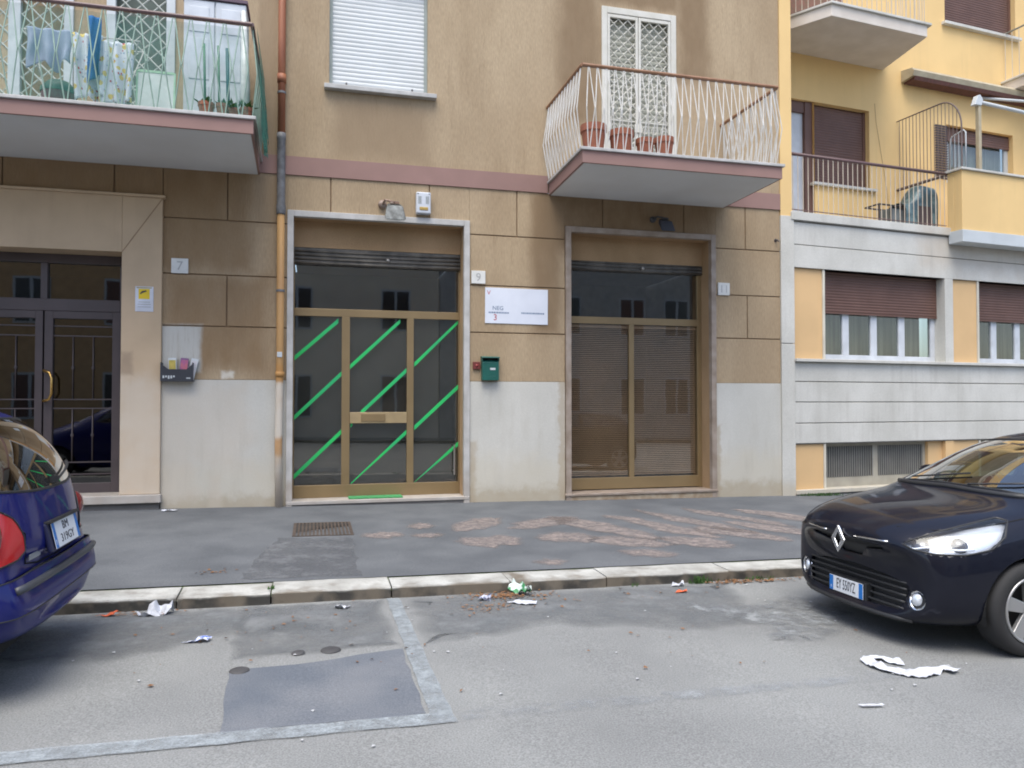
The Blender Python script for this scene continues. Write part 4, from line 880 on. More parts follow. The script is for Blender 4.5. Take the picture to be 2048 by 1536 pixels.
# door and window behind the long railing
V2 = V1 + .17
dw = rob('balcony_door', MB().box(-.05, .52, V2 - .05, V2, 4.75, 7.19).box(.98, 1.30, V2 - .05, V2, 4.75, 7.0).box(.52, .98, V2 - .05, V2, 6.94, 7.19).box(.52, .98, V2 - .05, V2, 4.75, 4.9), white_pvc, bevel=.005)
obj('pane', B(.52, .98, V2 - .02, V2 - .015, 4.9, 6.94), glass_win, dw)
obj('curtain', B(.4, 1.1, V2 + .1, V2 + .11, 4.8, 7.1), mat('curtain_green', (.50, .48, .30), (.30, .29, .19), .9, 3), dw)
obj('shutter_guide', MB().box(1.30, 1.47, V2 - .12, V2, 4.75, 7.19).box(-.05, 1.30, V2 - .10, V2 - .055, 6.98, 7.19), shutter_b, dw)
def shutter(parent, a, b, z0, z1, v, pitch=.05):
    k = 0
    while z0 + (k + 1) * pitch <= z1 + .001:
        s = MB()
        for i in range(4): t = i / 3; s.v += [(a, v - .008 * math.sin(math.pi * t), z0 + k * pitch + pitch * .96 * t), (b, v - .008 * math.sin(math.pi * t), z0 + k * pitch + pitch * .96 * t)]
        for i in range(3): s.f.append((2 * i, 2 * i + 1, 2 * i + 3, 2 * i + 2))
        obj('shutter_slat', s, shutter_b, parent, smooth=True); k += 1
    obj('shutter_back', B(a, b, v + .004, v + .01, z0, z1), mat('shutter_back_brown', (.09, .045, .035), None, .7), parent)
w1 = rob('window', B(1.47, 1.53, V2 - .07, V2, 5.67, 7.19), shutter_b); obj('guide', B(2.74, 2.80, V2 - .07, V2, 5.67, 7.19), shutter_b, w1)
shutter(w1, 1.53, 2.74, 5.67, 7.19, V2 - .05)
obj('sill', B(1.40, 2.93, V1 - .07, V2, 5.62, 5.67), stone_r, w1, bevel=.005)
w2 = rob('window', MB().box(4.81, 5.0, V2 - .05, V2, 6.0, 7.0).box(5.86, 5.95, V2 - .05, V2, 6.0, 7.0).box(6.62, 6.72, V2 - .05, V2, 6.0, 7.0), white_m)
shutter(w2, 4.81, 6.72, 6.90, 7.19, V2 - .08)
obj('curtain', B(5.0, 6.62, V2 + .05, V2 + .06, 6.0, 7.0), mat('curtain_white', (.50, .50, .46), (.30, .30, .28), .9, 3, (7, 7, .2)), w2)
obj('pane', B(5.0, 6.62, V2 - .02, V2 - .015, 6.0, 6.92), glass_win, w2)
sh = MB()
for k in range(22): sh.quad((4.46, V1 - .03, 6.05 + k * .05), (4.80, V1 - .03, 6.05 + k * .05), (4.80, V1 - .05, 6.085 + k * .05), (4.46, V1 - .05, 6.085 + k * .05))
obj('louvred_leaf', sh, mat('shutter_louvre', (.12, .10, .11), None, .7), w2)
w3 = rob('window', B(4.81, 4.87, V2 - .07, V2, 9.27, 10.8), shutter_b); obj('guide', B(6.78, 6.84, V2 - .07, V2, 9.27, 10.8), shutter_b, w3)
shutter(w3, 4.87, 6.78, 9.27, 10.7, V2 - .05)
obj('sill', B(4.72, 6.92, V1 - .09, V2, 9.21, 9.27), stone_r, w3, bevel=.005)
# upper balconies
ub = rob('balcony', MB().prism([(.66, -.22, 8.04), (2.80, -.22, 8.04), (3.15, V1, 8.04), (-.05, V1, 8.04), (.3, .2, 8.04)][:4], (0, 0, .20)), slab_w, bevel=.006)
obj('slab_edge', MB().prism([(.63, -.26, 8.24), (2.87, -.26, 8.24), (3.22, V1, 8.24), (-.05, V1, 8.24)], (0, 0, .04)), stone_r, ub, bevel=.005)
barw = MB().tube([(0, 0, 0), (0, 0, 1.0)], .007, 6).mesh('baluster'); barw.materials.append(mat('bar_cream', (.58, .50, .40), None, .6))
def bars(parent, a, b, z, n, me):
    a = Vector(a); b = Vector(b)
    for k in range(n):
        p = a + (b - a) * (k / (n - 1)); o = obj('baluster', me, None, parent); o.location = (p.x, p.y, z)
bars(ub, (.70, -.18), (2.78, -.18), 8.28, 20, barw); bars(ub, (.66, -.12), (.1, .9), 8.28, 12, barw); bars(ub, (2.82, -.1), (3.1, .9), 8.28, 10, barw)
obj('handrail', MB().tube([(.68, -.18, 9.29), (2.80, -.18, 9.29)], .02, 8), rail_dark, ub)
obj('bottom_rail', MB().tube([(.1, .9, 8.31), (.68, -.18, 8.31), (2.80, -.18, 8.31)], .009, 6), rail_dark, ub)
obj('reed_screen', MB().box(.2, 1.6, .5, .52, 8.28, 9.2), mat('reed_brown', (.25, .12, .09), (.18, .12, .08), .9, 12), ub)
ub2 = rob('balcony', B(6.42, 10, .46, V1, 8.04, 8.24), slab_w, bevel=.006)
obj('slab_edge', B(6.38, 10, .42, V1, 8.24, 8.28), stone_r, ub2, bevel=.005)
bars(ub2, (6.46, .5), (9.2, .5), 8.28, 23, barw); bars(ub2, (6.46, .6), (6.46, 1.05), 8.28, 4, barw)
obj('handrail', MB().tube([(6.46, 1.08, 9.29), (6.46, .5, 9.29), (10, .5, 9.29)], .02, 8), mat('rail_green_grey', (.25, .24, .20), None, .6), ub2)
# long railing
rl = thing('balcony_railing', 'railing of cream bars under a dark rail on the stone ledge', 'railing'); rl.matrix_world = RM @ Matrix.Translation((0, .03, 4.74))
obj('handrail', MB().tube([(-.02, 0, .98), (3.52, 0, 1.0)], .027, 10), rail_dark, rl, smooth=True)
bars(rl, (.04, 0), (3.46, 0), .0, 33, barw)
obj('bottom_rail', MB().tube([(0, 0, .05), (3.5, 0, .05)], .008, 6), rail_dark, rl)
# divider screen
dv = thing('divider_screen', 'barred metal divider with rounded top between the yellow balconies', 'divider'); dv.matrix_world = RM @ Matrix.Translation((3.50, 0, 0))
dm = mat('divider_metal', (.15, .11, .10), None, .6)
def dtop(v):
    if v > .13: return 7.07
    t = (.13 - v) / .43; return 5.78 + .75 + .54 * math.sqrt(max(0, 1 - t * t))
path = [(0, 1.12, 5.75), (0, 1.12, 7.07)] + [(0, v, dtop(v)) for v in (.13, .05, -.03, -.1, -.17, -.22, -.27, -.295, -.30)] + [(0, -.30, 5.79)]
obj('frame', MB().tube(path, .014, 6), dm, dv); obj('lower_rail', MB().tube([(0, 1.12, 5.72), (0, .06, 5.72)], .03, 6), dm, dv)
for k in range(17):
    v = 1.04 - k * .078
    obj('bar', MB().tube([(0, v, 5.73 if v > .05 else 5.78), (0, v, dtop(v))], .006, 6), dm, dv)
sh_ = bpy.data.materials.new('clear_sheet'); t_, N_, L_ = nodes_of(sh_); p_ = N_['Principled BSDF']; p_.inputs['Base Color'].default_value = (.55, .52, .36, 1); p_.inputs['Alpha'].default_value = .3; p_.inputs['Roughness'].default_value = .3
hp = MB().tube([(.0, .02, 5.79), (.0, .0, 6.38), (.0, -.02, 6.42), (.0, -.26, 6.47), (.0, -.30, 6.42), (.0, -.30, 5.79)], .012, 6)
hpo = thing('parapet_hoop', 'small white hoop rail standing on the parapet corner', 'hoop rail'); hpo.matrix_world = RM @ Matrix.Translation((3.60, 0, 0))
obj('hoop', hp, white_m, hpo, smooth=True); obj('hoop_bars', MB().tube([(0, -.08, 5.79), (0, -.08, 6.42)], .006, 6).tube([(0, -.16, 5.79), (0, -.16, 6.44)], .006, 6).tube([(0, -.23, 5.79), (0, -.23, 6.46)], .006, 6), white_m, hpo)
# awning
aw = thing('awning', 'folded awning in a brown and white cassette over the yellow terrace', 'awning'); aw.matrix_world = RM @ Matrix.Translation((0, V1, 0))
obj('cassette', MB().prism([(3.62, -.28, 7.90), (3.62, -.31, 8.0), (3.62, -.26, 8.06), (3.62, 0, 8.10), (3.62, 0, 7.86)], (6.3, 0, 0)), mat('awning_white_grey', (.42, .37, .26), (.34, .29, .20), .6, 6), aw, bevel=.006)
obj('fabric_roll', MB().prism([(3.68, -.26, 7.83), (3.68, -.29, 7.90), (3.68, -.02, 7.87), (3.68, -.02, 7.83)], (6.2, 0, 0)), mat('awning_fabric', (.14, .06, .05), (.10, .05, .04), .9, 20), aw)
obj('arm', MB().tube([(5.6, -.1, 7.80), (6.5, -.5, 7.70), (9.9, -.5, 7.68)], .03, 8), white_m, aw, smooth=True)
po = thing('awning_post', 'cream square post with white bracket standing on the parapet', 'post'); po.matrix_world = RM @ Matrix.Translation((4.05, -.2, 5.78))
obj('post', MB().prism([(-.035, -.035, .0), (.035, -.035, .0), (.035, .035, .0), (-.035, .035, .0)], (.0, .0, 1.36)), mat('post_beige', (.42, .36, .24), (.36, .30, .2), .6, 6), po, bevel=.005)
obj('foot', B(-.12, .10, -.07, .07, 0, .015), dark_metal, po)
obj('bracket', MB().prism([(-.14, -.05, 1.20), (.03, -.05, 1.20), (.07, -.05, 1.32), (.0, -.05, 1.40), (-.06, -.05, 1.38)], (0, .1, 0)), white_m, po, bevel=.01)
obj('front_bar', MB().tube([(.0, 0, 1.28), (2.0, .0, 1.22), (5.6, 0, 1.18)], .035, 8), white_m, po, smooth=True)
cb = MB().tube([(RO + RU * u + RV * 1.09 + Vector((0, 0, z))) for u, z in ((2.93, 7.35), (2.96, 7.0), (3.06, 6.5), (3.14, 6.1), (3.22, 5.7), (3.28, 5.2))], .003, 5)
tag(obj('cable', cb, mat('cable_brown', (.32, .23, .14), None, .7)), 'thin loose cable hanging down the yellow wall beside the window', 'cable')
hk = MB().tube([(7.36, YF + .01, 4.24), (7.36, YF - .05, 4.24), (7.38, YF - .07, 4.21)], .014, 6).lathe([(0, -.005), (.03, -.004), (.03, 0)], 12, (7.36, YF, 4.24), 'y')
tag(obj('wall_hook', hk, dark_metal), 'small dark hook near the pale pier under the right balcony', 'hook')
# terrace things
tc = thing('folding_trolley', 'low dark metal trolley frame on the yellow terrace', 'trolley'); tc.matrix_world = RM @ Matrix.Translation((2.55, .42, 4.74))
tf = MB()
for z in (.06, .40): tf.tube([(-.36, -.12, z), (.36, -.12, z)], .016, 6).tube([(-.36, .2, z), (.36, .2, z)], .016, 6).tube([(-.36, -.12, z), (-.36, .2, z)], .016, 6).tube([(.36, -.12, z), (.36, .2, z)], .016, 6)
for x in (-.36, -.08, .36): tf.tube([(x, -.12, 0), (x, -.12, .4)], .018, 6)
obj('frame', tf, dark_metal, tc); obj('crate', B(-.06, .34, -.1, .18, .06, .36), mat('crate_grey', (.16, .18, .18), None, .7), tc, bevel=.01)
tp = thing('covered_bundle', 'dark bundle under a teal plastic sheet on the yellow terrace', 'bundle'); tp.matrix_world = RM @ Matrix.Translation((3.12, .42, 4.74))
mb = MB(); nu, nv = 26, 14
for j in range(nv + 1):
    for i in range(nu + 1):
        a = i / nu; h = .48 + .42 * (1 / (1 + math.exp(-(a - .38) * 14))) - .05 * a; t = j / nv * math.pi
        x = -.40 + .78 * a; yy = -.30 * math.cos(t) * (1 - .3 * (1 - math.sin(t))); zz = h * math.sin(t) ** .5
        nn = mnoise.noise(Vector((x * 6, yy * 6, zz * 6))) * .035
        mb.v.append((x + nn, yy + nn, max(0, zz + nn)))
for j in range(nv):
    for i in range(nu): a = j * (nu + 1) + i; mb.f.append((a, a + 1, a + nu + 2, a + nu + 1))
k0 = len(mb.v)
obj('sheet', mb, mat('tarp_teal', (.035, .07, .085), (.12, .19, .20), .35, 5, lo=.45, hi=.6), tp, smooth=True, fix=False)
obj('box_inside', B(-.1, .34, -.22, .2, 0, .42), mat('box_dark', (.07, .05, .05), None, .8), tp)

# ------------------------------------------------------------------ buildings across the street (seen mirrored in the glass)
opp_m = mat('far_plaster_cream', (.78, .70, .56), (.70, .62, .5), .9, 1); opp_y = mat('far_plaster_ochre', (.58, .38, .20), None, .9)
for (x0, x1, m_, lab, hh) in ((-16, -2.4, opp_y, 'ochre block across the street mirrored in the glass', 8.8), (-2.4, 5.2, opp_m, 'cream block across the street mirrored in the shop panes', 8.2), (5.2, 20, mat('far_plaster_grey', (.48, .47, .44), None, .9), 'grey block across the street mirrored in the shop panes', 8.5)):
    fb = thing('apartment_building', lab, 'building', (0, 0, 0)); obj('wall', B(x0 + .02, x1 - .02, -14, -9.5, -.4, hh), m_, fb)
    x = x0 + 1.2; k = 0
    while x < x1 - 1.6:
        for z in (1.0, 4.6):
            w = obj('window', B(x - .08, x + 1.18, -9.5, -9.46, z - .08, z + 1.68), white_m, fb); obj('pane', B(x, x + 1.1, -9.46, -9.45, z, z + 1.6), mat('far_pane', (.05, .05, .055), None, .15) if (k + int(z)) % 3 else shutter_b, w); obj('glazing_bar', B(x + .5, x + .6, -9.45, -9.43, z, z + 1.6), white_m, w); k += 1
        if k % 2: 
            s_ = obj('balcony', B(x - .5, x + 1.7, -9.45, -8.5, 3.45, 3.6), white_m, fb); obj('rail_panel', B(x - .5, x + 1.7, -8.53, -8.5, 3.6, 4.5), shutter_b if k % 4 == 1 else rail_g, s_)
        x += 2.2 + .9 * ((k * 7) % 3)

#CARS-BEGIN

# ------------------------------------------------------------------ cars
def car_paint(name, c, flake=.0):
    m = bpy.data.materials.new(name); t, N, L = nodes_of(m); p = N['Principled BSDF']
    p.inputs['Base Color'].default_value = (*c, 1); p.inputs['Roughness'].default_value = .4; p.inputs['Metallic'].default_value = 0; p.inputs['Specular IOR Level'].default_value = .1; p.inputs['Coat Weight'].default_value = .55; p.inputs['Coat Roughness'].default_value = .05
    geo = N.new('ShaderNodeNewGeometry'); nz = N.new('ShaderNodeTexNoise'); nz.inputs['Scale'].default_value = 7; nz.inputs['Detail'].default_value = 8; L.new(geo.outputs['Position'], nz.inputs['Vector'])
    r = N.new('ShaderNodeMapRange'); r.inputs[1].default_value = .4; r.inputs[2].default_value = .7; r.inputs[3].default_value = .03; r.inputs[4].default_value = .09; L.new(nz.outputs[0], r.inputs[0]); L.new(r.outputs[0], p.inputs['Coat Roughness'])
    return m
def pm(name, c, rough=.5, metal=0.0, coat=0.0, alpha=1.0):
    m = bpy.data.materials.get(name)
    if m: return m
    m = bpy.data.materials.new(name); m.use_nodes = True; p = m.node_tree.nodes['Principled BSDF']
    p.inputs['Base Color'].default_value = (*c, 1); p.inputs['Roughness'].default_value = rough; p.inputs['Metallic'].default_value = metal; p.inputs['Coat Weight'].default_value = coat; p.inputs['Alpha'].default_value = alpha
    return m
black_pl = pm('black_plastic', (.022, .023, .025), .5); rubber = pm('tyre_rubber', (.022, .022, .023), .8); chrome = pm('chrome', (.75, .76, .78), .15, 1.0)
alloy = pm('alloy', (.42, .42, .42), .35, .7); well_m = pm('wheel_well', (.012, .012, .012), .95); lamp_refl = pm('lamp_reflector', (.82, .85, .90), .32, .6); seat_m = pm('seat_cloth', (.035, .037, .045), .9)
plate_w = pm('plate_white', (.72, .74, .76), .4); plate_b = pm('plate_blue', (.01, .16, .50), .4)
glass_car = glass('car_glass', (.62, .72, .64), 1.7, .01)
glass_dark = glass('car_glass_dark', (.32, .38, .35), 1.1, .01); glass_teal = glass('car_glass_teal', (.10, .20, .20), 1.5, .01)
lamp_glass = glass('lamp_lens', (.92, .94, .96), .8, .01)

def catmull(net, ny, levels=3):
    """net: stations x ring points (half, y>=0). Returns smooth bmesh of the mirrored closed hull"""
    ns = len(net); nr = len(net[0]); bm = bmesh.new(); V = []
    for st in net:
        row = {}
        for j, (x, y, z) in enumerate(st):
            a = bm.verts.new((x, -y, z)); b = a if y < 1e-4 else bm.verts.new((x, y, z)); row[j] = (a, b)
        V.append(row)
    def face(*v):
        u = []
        for q in v:
            if q not in u: u.append(q)
        if len(u) >= 3: bm.faces.new(u)
    for i in range(ns - 1):
        for j in range(nr - 1):
            for s in (0, 1): 
                q = (V[i][j][s], V[i][j + 1][s], V[i + 1][j + 1][s], V[i + 1][j][s]); face(*(q if s == 0 else q[::-1]))
    for i, fl in ((0, 1), (ns - 1, 0)):
        for j in range(nr - 1):
            q = (V[i][j][0], V[i][j + 1][0], V[i][j + 1][1], V[i][j][1]); face(*(q[::-1] if fl == 0 else q))
    bmesh.ops.recalc_face_normals(bm, faces=bm.faces)
    me = bpy.data.meshes.new('hull'); bm.to_mesh(me); bm.free()
    o = bpy.data.objects.new('hull', me); col.objects.link(o); s = o.modifiers.new('s', 'SUBSURF'); s.levels = levels
    dgx = bpy.context.evaluated_depsgraph_get(); ev = o.evaluated_get(dgx); bm = bmesh.new(); bm.from_mesh(ev.to_mesh()); ev.to_mesh_clear()
    bpy.data.objects.remove(o); bpy.data.meshes.remove(me)
    return bm

def in_poly(p, poly):
    x, y = p; c = False; n = len(poly)
    for i in range(n):
        x1, y1 = poly[i]; x2, y2 = poly[(i + 1) % n]
        if (y1 > y) != (y2 > y) and x < (x2 - x1) * (y - y1) / (y2 - y1) + x1: c = not c
    return c
def cut(bm, lay, pid, poly3, d, region):
    """mark the hull faces that lie inside the outline poly3 swept along d; region(center, normal) filters"""
    d = Vector(d).normalized(); a = d.cross(Vector((0, 0, 1))).normalized() if abs(d.z) < .9 else Vector((0, 1, 0)); b = d.cross(a)
    P2 = [(Vector(p).dot(a), Vector(p).dot(b)) for p in poly3]
    x0, x1 = min(p[0] for p in P2), max(p[0] for p in P2); y0, y1 = min(p[1] for p in P2), max(p[1] for p in P2); e = .05
    def near():
        out = []
        for f in bm.faces:
            c = f.calc_center_median(); u, v = c.dot(a), c.dot(b)
            if x0 - e < u < x1 + e and y0 - e < v < y1 + e and region(c, f.normal): out.append(f)
        return out
    n = len(poly3)
    for i in range(n):
        p, q = Vector(poly3[i]), Vector(poly3[(i + 1) % n]); no = (q - p).cross(d)
        if no.length < 1e-6: continue
        fs = near(); s2 = []
        pu, qu = (p.dot(a), p.dot(b)), (q.dot(a), q.dot(b))
        for f in fs:
            us = [v.co.dot(a) for v in f.verts]; vs2 = [v.co.dot(b) for v in f.verts]
            if max(us) < min(pu[0], qu[0]) - .004 or min(us) > max(pu[0], qu[0]) + .004 or max(vs2) < min(pu[1], qu[1]) - .004 or min(vs2) > max(pu[1], qu[1]) + .004: continue
            s2.append(f)
        geom = list({g for f in s2 for g in (f, *f.edges, *f.verts)})
        if geom: bmesh.ops.bisect_plane(bm, geom=geom, dist=1e-5, plane_co=p, plane_no=no.normalized())
    bm.normal_update()
    for f in near():
        c = f.calc_center_median()
        if in_poly((c.dot(a), c.dot(b)), P2): f[lay] = pid
def extract(bm, lay, pid, name, m, parent, off=0.0, remove=False):
    me = None
    b2 = bm.copy(); l2 = b2.faces.layers.int['pid']
    bmesh.ops.delete(b2, geom=[f for f in b2.faces if f[l2] != pid], context='FACES')
    if off:
        b2.normal_update()
        mv = [(v, v.normal.copy()) for v in b2.verts]
        for v, nn in mv: v.co += nn * off
    for f in b2.faces: f.smooth = True
    me = bpy.data.meshes.new(name); b2.to_mesh(me); b2.free()
    return obj(name, me, m, parent)
def extract_each(bm, lay, pid, name, m, parent, off=0.0):
    b2 = bm.copy(); l2 = b2.faces.layers.int['pid']; b2.faces.ensure_lookup_table(); todo = {f for f in b2.faces if f[l2] == pid}; k = 100; outs = []
    bm.faces.ensure_lookup_table()
    while todo:
        st = [todo.pop()]; isl = [st[0]]
        while st:
            f = st.pop()
            for e in f.edges:
                for g in e.link_faces:
                    if g in todo: todo.remove(g); st.append(g); isl.append(g)
        if len(isl) < 4: continue
        k += 1; idx = [f.index for f in isl]
        for i in idx: bm.faces[i][lay] = k
        outs.append(extract(bm, lay, k, name, m, parent, off))
        for i in idx: bm.faces[i][lay] = pid
    b2.free(); return outs
def border(me_obj, name, m, parent, r, off=0.0):
    """rubber seal / trim following the boundary of a part"""
    me = me_obj.data; bm = bmesh.new(); bm.from_mesh(me); bmesh.ops.remove_doubles(bm, verts=bm.verts, dist=1e-4)
    be = [e for e in bm.edges if e.is_boundary]; nxt = {}
    for e in be:
        for v in e.verts: nxt.setdefault(v, []).append(e)
    seen = set(); mb = MB()
    for e in be:
        if e in seen: continue
        path = [e.verts[0], e.verts[1]]; seen.add(e)
        while True:
            c = [x for x in nxt[path[-1]] if x not in seen]
            if not c: break
            seen.add(c[0]); path.append(c[0].other_vert(path[-1]))
        pts = [v.co.copy() for v in path]; out = [pts[0]]
        for p in pts[1:]:
            if (p - out[-1]).length > .02: out.append(p)
        if (pts[-1] - pts[0]).length < .02: out[-1] = out[0]
        if len(out) > 3: mb.tube(out, r, 6)
    bm.free()
    return obj(name, mb, m, parent, smooth=True) if mb.v else None

def wheel(parent, x, y, side, r, w, rim_r, rim_m, spokes=5, style='split'):
    """side -1 = outer face toward -y"""
    t = obj('wheel', MB().lathe([(rim_r, -w / 2 + .015), (rim_r + .015, -w / 2), (r - .03, -w / 2 + .002), (r - .008, -w / 2 + .02), (r, -w / 2 + .045), (r, w / 2 - .045), (r - .008, w / 2 - .02), (r - .03, w / 2), (rim_r, w / 2 - .02)], 48, axis='y'), rubber, parent, smooth=True)
    t.location = (x, y, r)
    obj('rim_well', MB().lathe([(rim_r, -w / 2 + .02), (rim_r - .02, -w / 2 + .03), (rim_r - .03, 0), (0, .0)], 40, axis='y'), pm('rim_dark', (.05, .05, .05), .6, .3), t, smooth=True)
    obj('rim', MB().lathe([(rim_r + .004, -w / 2 + .012), (rim_r + .002, -w / 2 - .002), (rim_r - .012, -w / 2 + .002), (rim_r - .02, -w / 2 + .03)], 48, axis='y'), rim_m, t, smooth=True)
    for k in range(spokes):
        a = 2 * math.pi * k / spokes + .35; ca, sa = math.cos(a), math.sin(a); sp = []
        wd = .032 if style == 'split' else .05
        def P(rr, tt, yy): return (ca * rr - sa * tt, yy, sa * rr + ca * tt)
        y0 = -w / 2 + .012
        mb = MB(); mb.v = [P(.03, -wd, y0 + .012), P(.03, wd, y0 + .012), P(rim_r - .012, wd * 1.5, y0), P(rim_r - .012, -wd * 1.5, y0), P(.03, -wd, y0 + .04), P(.03, wd, y0 + .04), P(rim_r - .012, wd * 1.6, y0 + .03), P(rim_r - .012, -wd * 1.6, y0 + .03)]
        mb.f = [(0, 1, 2, 3), (7, 6, 5, 4), (0, 4, 5, 1), (1, 5, 6, 2), (2, 6, 7, 3), (3, 7, 4, 0)]
        obj('spoke', mb, rim_m, t, bevel=.005)
    obj('hub_cap', MB().lathe([(0, -w / 2 - .002), (.03, -w / 2 + .0), (.045, -w / 2 + .012), (.05, -w / 2 + .05)], 20, axis='y'), rim_m, t, smooth=True)
    if side > 0: t.rotation_euler = (0, 0, math.pi)
    return t
def well(wx, s, r, zc):
    mb = MB(); n = 20; ya, yb = s * .83, s * .50
    for k in range(n + 1):
        a = R(-15) + R(210) * k / n; x, z = wx + r * math.cos(a), zc + r * math.sin(a); mb.v += [(x, ya, z), (x, yb, z)]
    mb.v.append((wx, yb, zc))
    for k in range(n): mb.f.append((2 * k, 2 * k + 1, 2 * k + 3, 2 * k + 2)); mb.f.append((2 * k + 1, 2 * n + 2, 2 * k + 3))
    return mb
def circ(x, z, r, n=36, y=0.0): return [(x + r * math.cos(2 * math.pi * k / n), y, z + r * math.sin(2 * math.pi * k / n)) for k in range(n)]

def plate(parent, w, h, txt, loc, rot, blue_r=True):
    p = obj('number_plate', B(-w / 2, w / 2, -.004, .0, -h / 2, h / 2), plate_w, parent, bevel=.002); p.location = loc; p.rotation_euler = rot
    bw = .042
    obj('blue_band', B(-w / 2 + .002, -w / 2 + bw, -.0052, -.004, -h / 2 + .002, h / 2 - .002), plate_b, p)
    obj('blue_band', B(w / 2 - bw, w / 2 - .002, -.0052, -.004, -h / 2 + .002, h / 2 - .002), plate_b, p)
    two = '\n' in txt; text_mesh(txt, h * (.46 if two else .95), ink_dark, p, (0, -.0052, h * .02), name='lettering', sx=1.25 if two else (w - 2 * bw - .02) / (len(txt) * h * .62))
    text_mesh('I', h * .3, plate_w, p, (-w / 2 + bw / 2, -.0056, -h * .28), name='country_letter')
    return p

# ---- dark hatchback, nose towards -x, origin under the nose on the ground
def ST(*p): return [tuple(q) for q in p]
hatch = [
 ST((.05,0,.63),(.055,.26,.63),(.085,.46,.62),(.12,.57,.57),(.14,.62,.46),(.13,.60,.34),(.11,.52,.25),(.07,.28,.21),(.06,0,.21)),
 ST((.00,0,.70),(.012,.28,.70),(.07,.53,.69),(.16,.68,.62),(.20,.735,.47),(.18,.71,.30),(.13,.61,.19),(.05,.30,.165),(.04,0,.165)),
 ST((.05,0,.775),(.07,.30,.772),(.15,.59,.75),(.27,.755,.675),(.33,.80,.50),(.31,.785,.30),(.26,.70,.17),(.16,.34,.15),(.15,0,.15)),
 ST((.20,0,.855),(.22,.33,.85),(.31,.63,.825),(.44,.81,.74),(.52,.85,.54),(.50,.84,.32),(.46,.79,.17),(.4,.38,.15),(.4,0,.15)),
 ST((.50,0,.925),(.52,.35,.92),(.58,.64,.895),(.70,.815,.815),(.82,.865,.60),(.82,.865,.35),(.82,.82,.18),(.8,.4,.16),(.8,0,.16)),
 ST((.84,0,.965),(.85,.37,.958),(.89,.67,.93),(.98,.805,.87),(1.1,.862,.66),(1.1,.862,.38),(1.1,.82,.18),(1.1,.4,.16),(1.1,0,.16)),
 ST((.99,0,1.02),(1.01,.37,1.01),(1.07,.67,.98),(1.16,.795,.91),(1.25,.86,.72),(1.25,.862,.40),(1.25,.82,.18),(1.25,.4,.16),(1.25,0,.16)),
 ST((1.33,0,1.215),(1.35,.36,1.205),(1.41,.61,1.165),(1.42,.785,.94),(1.5,.86,.74),(1.5,.862,.40),(1.5,.82,.18),(1.5,.4,.16),(1.5,0,.16)),
 ST((1.70,0,1.375),(1.72,.34,1.37),(1.78,.555,1.335),(1.88,.785,.965),(1.88,.86,.76),(1.88,.862,.40),(1.88,.82,.18),(1.88,.4,.16),(1.88,0,.16)),
 ST((2.2,0,1.445),(2.2,.33,1.44),(2.25,.53,1.395),(2.25,.785,.98),(2.25,.86,.77),(2.25,.862,.40),(2.25,.82,.18),(2.25,.4,.16),(2.25,0,.16)),
 ST((2.7,0,1.45),(2.7,.33,1.445),(2.7,.525,1.40),(2.7,.79,.99),(2.7,.862,.78),(2.7,.862,.40),(2.7,.82,.18),(2.7,.4,.16),(2.7,0,.16)),
 ST((3.2,0,1.42),(3.2,.32,1.415),(3.2,.51,1.37),(3.2,.79,1.01),(3.2,.865,.80),(3.2,.865,.40),(3.2,.83,.18),(3.2,.4,.17),(3.2,0,.17)),
 ST((3.65,0,1.35),(3.65,.31,1.34),(3.6,.49,1.30),(3.6,.76,1.02),(3.6,.85,.80),(3.6,.86,.42),(3.6,.82,.20),(3.6,.4,.2),(3.6,0,.2)),
 ST((3.88,0,1.15),(3.87,.32,1.14),(3.84,.50,1.12),(3.82,.70,.98),(3.82,.81,.78),(3.84,.81,.45),(3.84,.76,.24),(3.84,.4,.22),(3.84,0,.22)),
 ST((4.02,0,.80),(4.01,.3,.80),(3.99,.5,.78),(3.96,.64,.72),(3.95,.70,.60),(3.97,.70,.42),(3.97,.64,.30),(3.99,.4,.27),(4.0,0,.27)),
]
def front_y(bm_tree, y, z, from_x=-2):
    h = bm_tree.ray_cast(Vector((from_x, y, z)), Vector((1, 0, 0))); return h[0]
from mathutils.bvhtree import BVHTree
